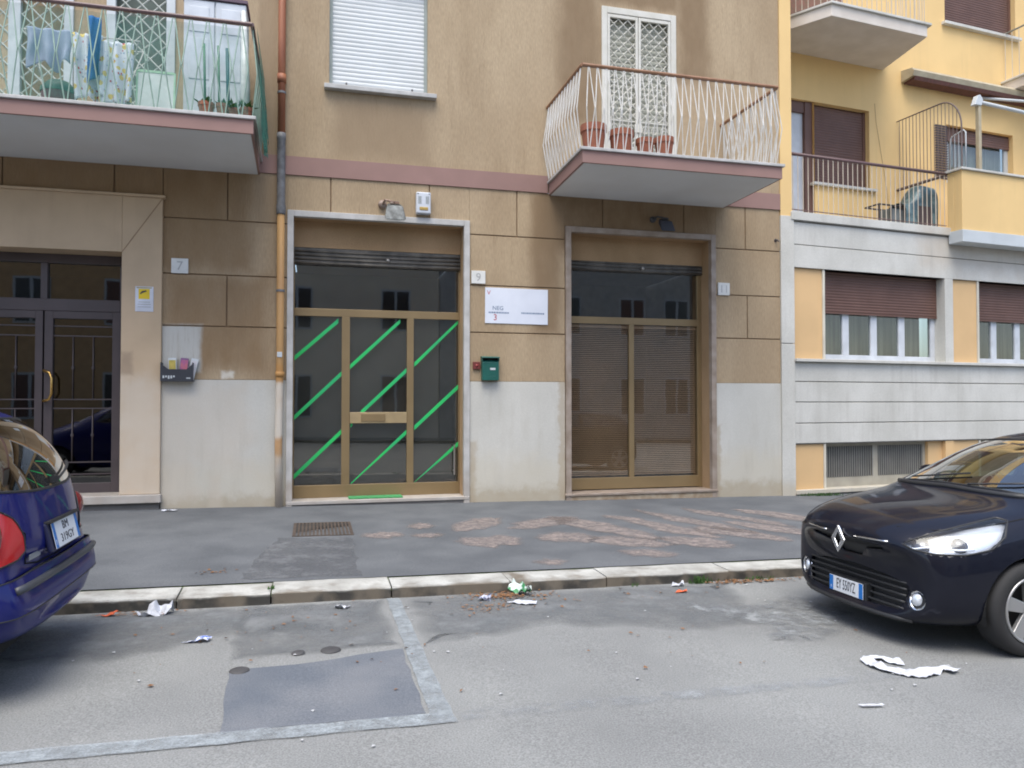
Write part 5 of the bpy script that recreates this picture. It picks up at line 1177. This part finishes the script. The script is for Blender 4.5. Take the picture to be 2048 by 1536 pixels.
def build_hatch():
    bm = catmull(hatch, 0); lay = bm.faces.layers.int.new('pid')
    tree = BVHTree.FromBMesh(bm)
    car = thing('parked_car', 'blue black hatchback facing along the kerb, diamond badge and headlamps in view', 'car', (3.70, 4.8, zr(3.70)), (0, .013, 0))
    X, Yd = (1, 0, 0), (0, 1, 0)
    # windscreen (seen from the front), windows (seen from the side)
    ws = [(0, y, z) for y, z in ((-.655, 1.0), (-.40, 1.025), (0, 1.035), (.40, 1.025), (.655, 1.0), (.625, 1.09), (.56, 1.24), (.50, 1.335), (.25, 1.36), (0, 1.365), (-.25, 1.36), (-.50, 1.335), (-.56, 1.24), (-.625, 1.09))]
    cut(bm, lay, 1, ws, X, lambda c, n: .85 < c.x < 2.1 and n.z > .2)
    sw = [(1.42, 0, .985), (1.60, 0, 1.12), (1.85, 0, 1.27), (2.05, 0, 1.33), (2.44, 0, 1.355), (2.44, 0, 1.005)]
    sw2 = [(2.52, 0, 1.01), (2.52, 0, 1.355), (3.0, 0, 1.335), (3.3, 0, 1.22), (3.42, 0, 1.08)]
    for s in (-1, 1):
        reg = lambda c, n, s=s: c.y * s > .3 and abs(n.y) > .3
        cut(bm, lay, 2, sw, Yd, reg); cut(bm, lay, 2, sw2, Yd, reg)
        for wx in (.80, 3.40): cut(bm, lay, 9, circ(wx, .30, .345), Yd, lambda c, n, s=s: c.y * s > .45 and c.z < .72)
    cut(bm, lay, 3, [(0, y, z) for y, z in ((-.5, 1.06), (.5, 1.06), (.44, 1.30), (-.44, 1.30))], X, lambda c, n: c.x > 3.5)
    # front: grille slot with badge, lower intake, head lamps, fog lamps
    up_g = [(0, -.36, .655), (0, -.14, .672), (0, .14, .672), (0, .36, .655), (0, .36, .625), (0, .16, .60), (0, .1, .54), (0, -.1, .54), (0, -.16, .60), (0, -.36, .625)]
    lo_g = [(0, -.52, .36), (0, -.50, .42), (0, -.3, .455), (0, 0, .465), (0, .3, .455), (0, .50, .42), (0, .52, .36), (0, .46, .25), (0, .2, .235), (0, -.2, .235), (0, -.46, .25)]
    fr_reg = lambda c, n: c.x < .4 and n.x < -.1
    cut(bm, lay, 4, up_g, X, fr_reg); cut(bm, lay, 5, lo_g, X, fr_reg)
    HL = HEADLAMP
    for s in (-1, 1):
        d = Vector((1, -s * .9, 0))
        cut(bm, lay, 6, [(x, y * s, z) for x, y, z in HL], d, lambda c, n, s=s: c.x < 1.0 and c.y * s > .2 and n.dot(d) < -.1)
        cut(bm, lay, 7, [(0, s * .585 + .064 * math.cos(2 * math.pi * k / 20), .335 + .064 * math.sin(2 * math.pi * k / 20)) for k in range(20)], X, lambda c, n, s=s: c.x < .45 and c.y * s > .4)
    # door seams etc are thin dark grooves
    body = extract(bm, lay, 0, 'body', car_paint('paint_black_blue', (.006, .007, .014)), car)
    sol = body.modifiers.new('solid', 'SOLIDIFY'); sol.thickness = .012; sol.offset = -1
    g1 = extract(bm, lay, 1, 'windscreen', glass_car, car, -.003); border(g1, 'seal', black_pl, g1, .010)
    for g2 in extract_each(bm, lay, 2, 'side_window', glass_dark, car, -.004): border(g2, 'seal', black_pl, g2, .009)
    g3 = extract(bm, lay, 3, 'rear_window', glass_dark, car, -.004)
    ug = extract(bm, lay, 4, 'upper_grille', black_pl, car, -.02); lg = extract(bm, lay, 5, 'lower_grille', pm('grille_black', (.012, .012, .013), .6), car, -.035)
    for k in range(5):
        z = .26 + k * .042; pts = []
        for i in range(15):
            y = -.50 + i * 1.0 / 14; h = front_y(tree, y, z)
            if h: pts.append(h + Vector((.006, 0, 0)))
        obj('grille_slat', MB().tube(pts, .009, 5), black_pl, lg, smooth=True)
    hls = sorted(extract_each(bm, lay, 6, 'headlamp', lamp_glass, car, .0), key=lambda o: sum(v.co.y for v in o.data.vertices))
    for hl in hls: border(hl, 'lamp_rim', black_pl, hl, .006)
    for bowl in extract_each(bm, lay, 6, 'reflector', lamp_refl, car, -.045):
        bowl.parent = hls[0] if sum(v.co.y for v in bowl.data.vertices) < 0 else hls[-1]
    for fg in extract_each(bm, lay, 7, 'fog_lamp', black_pl, car, -.02):
        border(fg, 'fog_ring', chrome, fg, .012)
        cx = sum(v.co.x for v in fg.data.vertices) / len(fg.data.vertices); cy = sum(v.co.y for v in fg.data.vertices) / len(fg.data.vertices)
        o = obj('lens', MB().lathe([(0, -.012), (.03, -.008), (.042, .004), (.044, .02)], 20), lamp_refl, fg, smooth=True); o.location = (cx - .004, cy, .335); o.rotation_euler = (0, R(90), R(35) * (1 if cy < 0 else -1))
    bm.free()
    # lamp internals
    for s in (-1, 1):
        hl = hls[0] if s < 0 else hls[-1]
        for (y, z, r) in ((.60, .715, .050), (.735, .735, .046)):
            hh = tree.ray_cast(Vector((-2, s * y, z)), Vector((1, 0, 0)))
            if not hh[0]: continue
            o = obj('projector', MB().lathe([(0, -.012), (r * .5, -.010), (r * .8, 0), (r, .012), (r * 1.12, .012), (r * 1.15, .035)], 24), pm('projector_glass', (.05, .055, .07), .08, .3, 1.0), hl, smooth=True)
            o.location = hh[0] - hh[1] * .026; o.rotation_euler = (-hh[1]).to_track_quat('Z', 'Y').to_euler()
        pts = []
        for i in range(14):
            t = i / 13; y = .40 + .42 * t; z = .69 + .012 * t - .02 * math.sin(t * math.pi) + (.02 * max(0, math.sin((t - .45) * 9)) if .45 < t < .8 else 0)
            h = tree.ray_cast(Vector((-2, s * y * .995, z)), Vector((1, 0, 0)))
            if h[0] and h[0].x < .58: pts.append(h[0] - h[1] * .012)
        if len(pts) > 2: obj('lamp_strip', MB().tube(pts, .007, 6), pm('lamp_strip', (.9, .93, 1.0), .3, .0), hl, smooth=True)
        # chrome strip from badge to lamp
        pts = [h + Vector((-.006, 0, 0)) for h in (front_y(tree, s * (.15 + .28 * i / 7), .69 + .001 * i) for i in range(8)) if h]
        obj('chrome_strip', MB().tube(pts, .006, 6), chrome, ug, smooth=True)
    # badge: open diamond
    h = min((q for q in (front_y(tree, 0, z) for z in (.56, .6, .64, .68, .72)) if q), key=lambda q: q.x); bd_ = thing('badge', None, None); bd_.parent = car; bd_.location = (h.x - .026, 0, .645)
    oz, oy, iz, iy = .098, .074, .056, .034
    O_ = [(0, 0, oz), (0, oy, 0), (0, 0, -oz), (0, -oy, 0)]; I_ = [(0, 0, iz), (0, iy, 0), (0, 0, -iz), (0, -iy, 0)]
    mb = MB()
    for k in range(4): mb.prism([O_[k], O_[(k + 1) % 4], I_[(k + 1) % 4], I_[k]], (.018, 0, 0))
    bdm = obj('diamond', mb, chrome, bd_, bevel=.004)
    # plate
    h = front_y(tree, .0, .36); plate(car, .36, .11, 'EY 550YZ', (h.x - .045, .02, .29), (0, R(0), R(-90)))
    obj('plate_holder', MB().box(h.x - .040, h.x + .03, -.18, .22, .225, .355), black_pl, car, bevel=.006)
    obj('bumper_lip', MB().tube([q for q in (front_y(tree, y, .19) for y in [-.55 + .11 * i for i in range(11)]) if q], .016, 6), black_pl, car, smooth=True)
    # seams
    seams = MB()
    def seam_side(pts, s):
        out = []
        for (x, z) in pts:
            h = tree.ray_cast(Vector((x, s * 2, z)), Vector((0, -s, 0)))
            if h[0]: out.append(h[0] + h[1] * -.001)
        if len(out) > 1: seams.tube(out, .004, 4)
    for s in (-1, 1):
        seam_side([(1.30, .90), (1.27, .7), (1.26, .45), (1.30, .25)], s); seam_side([(2.48, 1.0), (2.5, .7), (2.46, .3)], s); seam_side([(1.30, .90), (1.9, .935), (2.6, .96), (3.3, .99)], s)
    # bonnet shut line, cast down from above
    for s in (-1, 1):
        out = []
        for (x, y) in ((.16, .40), (.28, .60), (.45, .69), (.7, .735), (.95, .745), (1.02, .70)):
            h = tree.ray_cast(Vector((x, s * y, 3)), Vector((0, 0, -1)))
            if h[0]: out.append(h[0] - h[1] * .001)
        seams.tube(out, .005, 4)
    obj('shut_lines', seams, pm('seam_black', (.002, .002, .002), .9), body)
    # cowl and wipers
    wl = []
    for i in range(13):
        y = -.62 + i * 1.24 / 12; h = tree.ray_cast(Vector((-2, y, 1.012 - .03 * abs(y))), Vector((1, 0, 0)))
        if h[0]: wl.append(h[0])
    obj('cowl', MB().tube(wl, .022, 6), black_pl, car, smooth=True)
    for (ya, yb, zb_) in ((-.15, -.62, 1.10), (.45, -.05, 1.12)):
        pts = []
        for i in range(6):
            y = ya + (yb - ya) * i / 5; z = 1.05 + (zb_ - 1.05) * i / 5 - .02; h = tree.ray_cast(Vector((-2, y, z)), Vector((1, 0, 0)))
            if h[0]: pts.append(h[0] + h[1] * .015)
        obj('wiper', MB().tube(pts, .007, 5), black_pl, car)
    # mirrors
    for s in (-1, 1):
        o = obj('mirror', MB().lathe([(0, -.06), (.05, -.055), (.085, -.03), (.09, .0), (.085, .05), (0, .052)], 20, axis='y'), body.data.materials[0], car, smooth=True); o.rotation_euler = (0, 0, R(-90)); o.location = (1.68, s * .93, 1.03); o.scale = (1.2, .7, .75)
        obj('mirror_stalk', MB().tube([(1.68, s * .80, .96), (1.68, s * .90, 1.0)], .02, 6), black_pl, car)
    for wx in (.80, 3.40):
        for s in (-1, 1):
            wheel(car, wx, s * .765, s, .305, .20, .215, alloy, 5)
            obj('wheel_well', well(wx, s, .345, .30), well_m, car)
    # cabin
    obj('dashboard', MB().prism([(1.15, -.68, .93), (1.45, -.68, .99), (1.62, -.68, .95), (1.66, -.68, .72), (1.2, -.68, .72)], (0, 1.36, 0)), pm('dash_grey', (.02, .022, .025), .8), car, bevel=.02)
    obj('cabin_floor', B(.9, 3.7, -.72, .72, .34, .36), seat_m, car)
    obj('headliner', MB().prism([(1.95, -.48, 1.355), (2.3, -.48, 1.395), (3.3, -.46, 1.37), (3.3, .46, 1.37), (2.3, .48, 1.395), (1.95, .48, 1.355)][:0] or [(1.98, -.45, 1.35), (3.3, -.45, 1.35), (3.3, .45, 1.35), (1.98, .45, 1.35)], (0, 0, .012)), pm('headliner', (.30, .30, .28), .9), car)
    for (sx, ys) in ((1.98, (-.36, .36)), (2.85, (-.36, .36))):
        for y in ys:
            st = obj('seat', MB().prism([(sx - .05, y - .24, .40), (sx + .42, y - .24, .38), (sx + .58, y - .24, 1.02), (sx + .48, y - .24, 1.04), (sx + .34, y - .24, .58), (sx - .05, y - .24, .60)], (0, .48, 0)), seat_m, car, bevel=.04)
            obj('headrest', B(sx + .50, sx + .60, y - .13, y + .13, 1.06, 1.24), seat_m, st, bevel=.03)
    sw_ = MB(); pts = [(1.74 + .06 * math.sin(a), -.36 + .18 * math.cos(a), .92 + .17 * math.sin(a)) for a in [2 * math.pi * k / 24 for k in range(25)]]; sw_.tube(pts, .015, 6, cap=False); obj('steering_wheel', sw_, black_pl, car, smooth=True)
    obj('interior_mirror', B(1.72, 1.75, -.11, .11, 1.25, 1.31), black_pl, car, bevel=.01)
    return car
HEADLAMP = [(.19, .43, .70), (.24, .47, .672), (.30, .60, .655), (.40, .74, .66), (.52, .82, .695), (.60, .84, .77), (.64, .82, .865), (.58, .78, .88), (.42, .68, .83), (.32, .58, .785), (.24, .50, .74)]

# ---- blue people carrier, tail towards +x; origin under the nose, x grows to the tail
mpv = [
 ST((.10,0,.60),(.12,.3,.60),(.16,.5,.59),(.22,.62,.54),(.24,.66,.45),(.22,.62,.34),(.18,.5,.27),(.12,.3,.24),(.11,0,.24)),
 ST((.12,0,.80),(.15,.33,.79),(.25,.6,.76),(.36,.78,.66),(.40,.82,.48),(.38,.80,.30),(.32,.7,.2),(.2,.35,.18),(.2,0,.18)),
 ST((.6,0,1.0),(.62,.36,.99),(.66,.66,.95),(.7,.83,.84),(.75,.875,.6),(.75,.875,.35),(.75,.83,.2),(.75,.4,.18),(.75,0,.18)),
 ST((1.0,0,1.12),(1.0,.36,1.11),(1.05,.66,1.07),(1.1,.82,.95),(1.1,.875,.7),(1.1,.875,.4),(1.1,.83,.2),(1.1,.4,.18),(1.1,0,.18)),
 ST((1.6,0,1.48),(1.6,.36,1.47),(1.62,.60,1.42),(1.6,.80,1.02),(1.6,.875,.75),(1.6,.875,.4),(1.6,.83,.2),(1.6,.4,.18),(1.6,0,.18)),
 ST((2.2,0,1.62),(2.2,.36,1.61),(2.2,.58,1.56),(2.2,.80,1.05),(2.2,.875,.78),(2.2,.875,.4),(2.2,.83,.2),(2.2,.4,.18),(2.2,0,.18)),
 ST((3.0,0,1.63),(3.0,.36,1.62),(3.0,.57,1.57),(3.0,.80,1.07),(3.0,.875,.80),(3.0,.875,.4),(3.0,.83,.2),(3.0,.4,.2),(3.0,0,.2)),
 ST((3.5,0,1.58),(3.5,.36,1.57),(3.47,.56,1.52),(3.5,.79,1.07),(3.5,.87,.80),(3.5,.87,.4),(3.5,.83,.22),(3.5,.4,.22),(3.5,0,.22)),
 ST((3.78,0,1.53),(3.77,.34,1.52),(3.74,.56,1.455),(3.72,.755,1.05),(3.74,.85,.82),(3.74,.86,.42),(3.74,.82,.25),(3.74,.4,.24),(3.74,0,.24)),
 ST((3.99,0,1.41),(3.98,.36,1.40),(3.94,.59,1.33),(3.92,.73,1.03),(3.92,.815,.82),(3.96,.84,.46),(3.95,.79,.28),(3.95,.4,.26),(3.95,0,.26)),
 ST((4.13,0,1.19),(4.12,.38,1.18),(4.07,.62,1.12),(4.02,.72,.98),(4.03,.78,.78),(4.10,.80,.50),(4.08,.74,.31),(4.10,.4,.29),(4.10,0,.29)),
 ST((4.19,0,.94),(4.18,.38,.93),(4.12,.58,.88),(4.09,.68,.82),(4.12,.74,.68),(4.20,.745,.50),(4.17,.68,.34),(4.20,.4,.32),(4.21,0,.32)),
 ST((4.22,0,.72),(4.21,.36,.715),(4.18,.52,.70),(4.17,.60,.66),(4.19,.63,.60),(4.23,.63,.50),(4.22,.56,.40),(4.25,.35,.38),(4.26,0,.38)),
]
def build_mpv():
    bm = catmull(mpv, 0); lay = bm.faces.layers.int.new('pid'); tree = BVHTree.FromBMesh(bm)
    TX = -1.40; ox = TX - 4.27
    car = thing('parked_car', 'dark blue people carrier seen from behind, parked at the kerb by the portal', 'car', (ox, 5.15, zr(ox)), (0, .013, 0))
    X, Yd = (1, 0, 0), (0, 1, 0)
    def back(y, z):
        h = tree.ray_cast(Vector((7, y, z)), Vector((-1, 0, 0))); return h[0]
    rw = [(0, y, z) for y, z in ((-.62, 1.10), (-.665, 1.16), (-.58, 1.37), (-.50, 1.44), (-.25, 1.47), (0, 1.475), (.25, 1.47), (.50, 1.44), (.58, 1.37), (.665, 1.16), (.62, 1.10), (.3, 1.075), (0, 1.07), (-.3, 1.075))]
    cut(bm, lay, 1, rw, X, lambda c, n: c.x > 3.4 and n.x > .15)
    sw = [(1.45, 0, 1.12), (1.75, 0, 1.42), (2.3, 0, 1.50), (2.3, 0, 1.10)]; sw2 = [(2.38, 0, 1.1), (2.38, 0, 1.5), (3.1, 0, 1.5), (3.1, 0, 1.12)]; sw3 = [(3.17, 0, 1.12), (3.17, 0, 1.48), (3.45, 0, 1.44), (3.62, 0, 1.30), (3.68, 0, 1.16)]
    for s in (-1, 1):
        reg = lambda c, n, s=s: c.y * s > .3 and abs(n.y) > .3
        for q in (sw, sw2, sw3): cut(bm, lay, 2, q, Yd, reg)
        for wx in (.80, 3.55): cut(bm, lay, 9, circ(wx, .31, .355), Yd, lambda c, n, s=s: c.y * s > .45 and c.z < .74)
        d = Vector((-1, -s * .55, 0))
        TL = [(4.10, s * .53, .95), (4.08, s * .62, 1.0), (3.95, s * .76, 1.0), (3.86, s * .83, .96), (3.90, s * .84, .80), (4.0, s * .83, .73), (4.10, s * .72, .72), (4.16, s * .56, .735), (4.18, s * .50, .77), (4.14, s * .49, .86)]
        cut(bm, lay, 3, TL, d, lambda c, n, s=s: c.x > 3.6 and c.y * s > .3 and n.dot(d) < -.05)
    cut(bm, lay, 4, [(0, y, z) for y, z in ((-.62, 1.12), (.62, 1.12), (.5, 1.34), (-.5, 1.34))], X, lambda c, n: c.x < 2 and n.z > .2)
    # bumper band
    bb = [(0, -.95, .47), (0, .95, .47), (0, .95, .63), (0, .5, .655), (0, -.5, .655), (0, -.95, .63)]
    cut(bm, lay, 5, bb, X, lambda c, n: c.x > 3.85)
    pt_ = car_paint('paint_deep_blue', (.009, .013, .115))
    body = extract(bm, lay, 0, 'body', pt_, car); sol = body.modifiers.new('solid', 'SOLIDIFY'); sol.thickness = .012; sol.offset = -1
    g1 = extract(bm, lay, 1, 'rear_window', glass_teal, car, -.003); border(g1, 'seal', black_pl, g1, .009)
    for g2 in extract_each(bm, lay, 2, 'side_window', glass_dark, car, -.003): border(g2, 'seal', black_pl, g2, .008)
    tlm = pm('tail_red', (.50, .006, .014), .15, 0, .4); tls = sorted(extract_each(bm, lay, 3, 'tail_lamp', tlm, car, .006), key=lambda o: sum(v.co.y for v in o.data.vertices))
    for g3 in tls: border(g3, 'lamp_seam', black_pl, g3, .005)
    for s in (-1, 1):
        g3 = tls[0] if s < 0 else tls[-1]
        h = back(s * .66, .87); o = obj('lamp_disc', MB().lathe([(0, -.02), (.055, -.014), (.085, 0), (.095, .02)], 24, axis='y'), pm('tail_red_dark', (.20, .006, .012), .1, 0, 1.0), g3, smooth=True)
        o.location = h + Vector((.0, s * .0, 0)); o.rotation_euler = (0, 0, R(90) - s * R(28))
    g4 = extract(bm, lay, 4, 'windscreen', glass_dark, car, -.003)
    bp = extract(bm, lay, 5, 'bumper', pt_, car, .028); border(bp, 'bumper_edge', black_pl, bp, .004)
    bm.free()
    # protective strip along the bumper
    pts = [h + Vector((.034, 0, 0)) for h in (back(-.70 + .1 * i, .60) for i in range(15)) if h]
    obj('bumper_strip', MB().tube(pts, .022, 8), pm('bumper_grey', (.05, .055, .065), .45), car, smooth=True)
    # plate in its recess, with lamp bar
    h = back(0, .80); ph = thing('plate_recess', None, None); ph.parent = car; ph.location = (h.x + .006, 0, .80); ph.rotation_euler = (0, R(-14), 0)
    plate(ph, .46, .15, 'BM\n319GY', (.012, 0, 0), (0, 0, R(90)))
    obj('surround', B(-.02, .006, -.28, .28, -.085, .085), pm('recess_blue', (.01, .012, .05), .4), ph, bevel=.01)
    obj('lamp_bar', B(-.01, .03, -.27, .27, .075, .095), black_pl, ph, bevel=.005)
    h = back(-.36, .735); obj('model_lettering', B(h.x + .001, h.x + .006, -.47, -.30, .715, .745), pm('badge_grey', (.35, .38, .42), .3, .6), car)
    h = tree.ray_cast(Vector((3.72, 0, 3)), Vector((0, 0, -1)))[0]
    obj('high_brake_lamp', MB().prism([(-.05, -.17, -.01), (.07, -.17, -.03), (.075, -.17, .03), (-.02, -.17, .055)], (0, .34, 0)), pm('brake_red', (.55, .03, .03), .25, 0, .5), car, bevel=.008).location = h + Vector((.0, 0, .0))
    obj('aerial', MB().tube([(3.45, 0, 1.57), (3.6, 0, 1.70), (3.75, 0, 1.80)], .003, 5), black_pl, car)
    # rear wiper
    pts = [h2 + Vector((.016, 0, 0)) for h2 in (back(-.0 + .07 * i, 1.10 + .012 * i) for i in range(8)) if h2]
    obj('wiper', MB().tube(pts, .009, 6), black_pl, car, smooth=True)
    h = back(0, 1.09); obj('wiper_hub', MB().lathe([(0, 0), (.03, .005), (.035, .04)], 14, axis='z'), black_pl, car).location = h
    obj('washer', B(-.012, .012, -.012, .012, -.02, .03), pm('cream_part', (.6, .55, .4), .5), car).location = back(-.60, 1.10) or Vector((4, -.6, 1.1))
    # shut lines of the tailgate
    seams = MB()
    out = [q + Vector((.001, 0, 0)) for q in (back(y, z) for y, z in ((-.60, 1.42), (-.70, 1.1), (-.60, .98), (-.475, .86), (-.47, .70), (-.3, .675), (0, .67), (.3, .675), (.47, .70), (.475, .86), (.6, .98), (.7, 1.1), (.6, 1.42))) if q]
    seams.tube(out, .005, 4)
    for s in (-1, 1):
        o2 = []
        for (x, z) in ((3.12, 1.1), (3.12, .75), (3.0, .45), (2.95, .28)):
            h = tree.ray_cast(Vector((x, s * 2, z)), Vector((0, -s, 0)))[0]
            if h: o2.append(h)
        seams.tube(o2, .004, 4)
    obj('shut_lines', seams, pm('seam_black', (.002, .002, .002), .9), body)
    for wx in (.80, 3.55):
        for s in (-1, 1):
            wheel(car, wx, s * .775, s, .31, .19, .20, alloy, 7)
            obj('wheel_well', well(wx, s, .355, .31), well_m, car)
    obj('underbody', B(.4, 4.05, -.70, .70, .22, .36), well_m, car)
    obj('cabin_floor', B(.9, 3.9, -.72, .72, .40, .42), seat_m, car)
    obj('parcel_shelf', B(3.35, 3.95, -.6, .6, 1.00, 1.02), seat_m, car)
    for y in (-.48, 0, .48):
        st = obj('seat', B(3.18, 3.32, y - .21, y + .21, .5, 1.12), seat_m, car, bevel=.04); obj('headrest', B(3.2, 3.28, y - .12, y + .12, 1.14, 1.30), seat_m, st, bevel=.03)
    return car
hatch_car = build_hatch()
mpv_car = build_mpv()

#CARS-END
# ------------------------------------------------------------------ litter and leaves
def crumple(name, label, outline, x, y, zf, m, amp=.02, group=None, thick=.002, cat='litter', lift=.012):
    bm = bmesh.new(); vs_ = [bm.verts.new((px, py, 0)) for px, py in outline]; f = bm.faces.new(vs_)
    bmesh.ops.triangulate(bm, faces=bm.faces); bmesh.ops.subdivide_edges(bm, edges=bm.edges, cuts=4, use_grid_fill=True)
    bmesh.ops.triangulate(bm, faces=bm.faces)
    for v in bm.verts: v.co.z = amp * (.8 + mnoise.noise(v.co * 16 + Vector((x * 3, y, 0))) * 1.6 + .8 * mnoise.noise(v.co * 40))
    me = bpy.data.meshes.new(name); bm.to_mesh(me); bm.free(); me.materials.append(m)
    o = bpy.data.objects.new(name, me); col.objects.link(o); o.location = (x, y, zf(x, y) + lift - amp * .4)
    s = o.modifiers.new('solid', 'SOLIDIFY'); s.thickness = thick
    return tag(o, label, cat, group)
crumple('paper_sheet', 'torn white curled strip of paper on the road by the dark car', [(-0.119, 0.165), (-0.04, 0.234), (0.06, 0.191), (0.138, 0.125), (0.1, 0.033), (0.054, 0.06), (0.024, 0.125), (-0.016, 0.173), (-0.045, 0.09), (-0.02, 0.019), (0.061, -0.052), (0.207, -0.064), (0.329, -0.048), (0.352, -0.136), (0.269, -0.164), (0.264, -0.108), (0.171, -0.15), (0.061, -0.179), (-0.033, -0.142), (-0.11, -0.048), (-0.135, 0.053)], 3.459, 3.958, zr, paper_m, .012)
crumple('paper_sheet', 'flat white rectangular paper on the road beside the leaf pile', [(-.11, .05), (.02, .07), (.13, .0), (.10, -.07), (.0, -.05), (-.02, -.02)], 1.62, 5.9, zr, paper_m, .008)
crumple('paper_cup_lid', 'small round white scrap on the road between marking and kerb', [(.06 * math.cos(t * .6), .05 * math.sin(t * .6)) for t in range(10)], .23, 6.06, zr, paper_m, .02)
crumple('tissue', 'crumpled white tissue with orange edge against the kerb', [(-.13, -.02), (-.02, .06), (.13, .04), (.12, -.04), (-.05, -.08)], -1.13, 6.18, zr, paper_m, .055)
crumple('wrapper', 'blue and white crumpled wrapper lying on the road', [(-.09, -.03), (.0, .04), (.09, .03), (.07, -.04)], -.73, 5.43, zr, mat('wrapper_blue', (.62, .66, .78), (.10, .16, .45), .5, 30, lo=.45, hi=.55), .02)
crumple('wrapper', 'small orange scrap on the road under the kerb weeds', [(-.06, -.02), (.0, .03), (.07, .02), (.05, -.03)], 3.05, 5.98, zr, mat('wrapper_orange', (.62, .12, .04), None, .6), .012)
crumple('wrapper', 'orange scrap against the kerb by the blue car', [(-.06, -.02), (.0, .03), (.07, .02), (.05, -.03)], -1.45, 6.2, zr, mat('wrapper_orange', (.62, .12, .04), None, .6), .012)
crumple('wrapper', 'green and white crisp packet stuck at the kerb joint', [(-.10, .05), (-.03, .09), (.08, -.04), (.06, -.12), (-.01, -.08)], 1.70, 6.22, zr, mat('wrapper_green', (.60, .68, .64), (.04, .22, .08), .5, 12, lo=.45, hi=.52), .05, lift=.03)
crumple('wrapper', 'dark blue crumpled packet left of the leaf pile', [(-.06, -.03), (.0, .05), (.07, .02), (.05, -.04)], 1.35, 6.08, zr, mat('wrapper_navy', (.45, .48, .60), (.04, .05, .10), .5, 30, lo=.45, hi=.55), .035)
crumple('wrapper', 'white scrap caught in the kerb weeds', [(-.07, -.02), (.0, .04), (.07, .02), (.05, -.04)], 3.13, 6.2, zr, paper_m, .03)
crumple('paper_sheet', 'thin white slip alone on the open road near the front', [(-.07, .015), (.06, -.01), (.06, -.03), (-.06, -.01)], 2.9, 3.5, zr, paper_m, .004)
crumple('paper_sheet', 'white rag at the foot of the wall by the portal step', [(-.10, .03), (.10, .03), (.09, -.03), (-.08, -.04)], -1.80, 10.75, zs, paper_m, .01)
scrap = MB().quad((-.02, -.01, .003), (.02, -.012, .003), (.018, .012, .008), (-.015, .014, .005)).mesh('scrap', fix=False); scrap.materials.append(mat('scrap_pale', (.48, .49, .50), None, .8))
for i, (x, y) in enumerate(((3.05, 4.5), (.97, 5.42), (1.96, 5.34), (1.45, 5.75), (2.3, 5.95), (2.75, 5.9), (-1.0, 5.7), (-.95, 5.45), (-.35, 3.97), (3.8, 4.4), (2.4, 4.9), (1.8, 5.7))):
    pass
mb = MB(); mb2 = MB()
for k in range(34):
    x = random.uniform(-1.8, 4.6); y = random.uniform(3.6, 6.1); s = random.uniform(.006, .017); a = random.uniform(0, 3.14); ca, sa = math.cos(a) * s, math.sin(a) * s; z = zr(x) + .009
    mb.quad((x - ca, y - sa, z), (x + sa * .7, y - ca * .7, z + .004), (x + ca, y + sa, z), (x - sa * .7, y + ca * .7, z + .003))
obj('fine_litter', mb, mat('scrap_pale', (.42, .43, .44), (.30, .29, .27), .8, 3), None, kind='stuff', fix=False)
def leaf(x, y, z, s):
    a = random.uniform(0, 6.28); c, d = math.cos(a) * s, math.sin(a) * s; t = random.uniform(.1, .6) * s
    mb2.quad((x - c, y - d, z), (x + d * .5, y - c * .5, z + t), (x + c, y + d, z + t * .5), (x - d * .5, y + c * .5, z + .002))
for (cx, cy, sx, sy, n) in ((1.52, 6.17, .34, .14, 260), (1.3, 5.8, .25, .15, 60), (3.75, 6.22, .35, .07, 170), (4.1, 6.2, .5, .06, 60), (-1.2, 6.2, .35, .07, 40), (-.3, 5.7, .8, .35, 30), (2.0, 5.9, 1.5, .3, 40), (-.83, 7.1, .12, .05, 0), (5.5, 6.2, 1.5, .06, 80), (0, 4.9, 1.6, .6, 18), (2.5, 4.6, 1.3, .6, 14)):
    for k in range(n):
        x = random.gauss(cx, sx * .5); y = min(6.28, random.gauss(cy, sy * .5)); leaf(x, y, zr(x) + .01, random.uniform(.008, .022))
for k in range(26):
    x = random.gauss(-.83, .06); y = random.gauss(7.1, .05); leaf(x, y, zs(x, y) + .006, random.uniform(.008, .022))
for k in range(60):
    x = random.uniform(3.8, 6.2); y = random.gauss(10.9, .03); leaf(x, y, zs(x, y) + .004, random.uniform(.006, .014))
obj('fallen_leaves', mb2, leafd, None, kind='stuff', fix=False)
mb = MB()
for (cx, cy, sx, zf, n, l) in ((3.38, 6.27, .11, zr, 60, .08), (2.75, 6.28, .05, zr, 10, .04), (4.0, 6.28, .2, zr, 25, .05), (-.31, 6.42, .02, zs, 14, .03), (8.2, 10.9, .3, zs, 120, .06), (7.9, 10.93, .2, zs, 40, .05)):
    for k in range(n):
        x = random.gauss(cx, sx * .5); y = cy + random.uniform(-.04, .01); a = random.uniform(0, 6.28); h = random.uniform(.4, 1) * l; z = zf(x, y) + .002
        dx, dy = math.cos(a) * .006, math.sin(a) * .006; tx, ty = x + random.uniform(-.5, .5) * h, y + random.uniform(-.6, .3) * h
        n_ = len(mb.v); mb.v += [(x - dx, y - dy, z), (x + dx, y + dy, z), (tx + dx * 1.5, ty, z + h * .8), (tx, ty, z + h)]; mb.f.append((n_, n_ + 1, n_ + 2, n_ + 3))
obj('weeds', mb, weed_m, None, kind='stuff', fix=False)
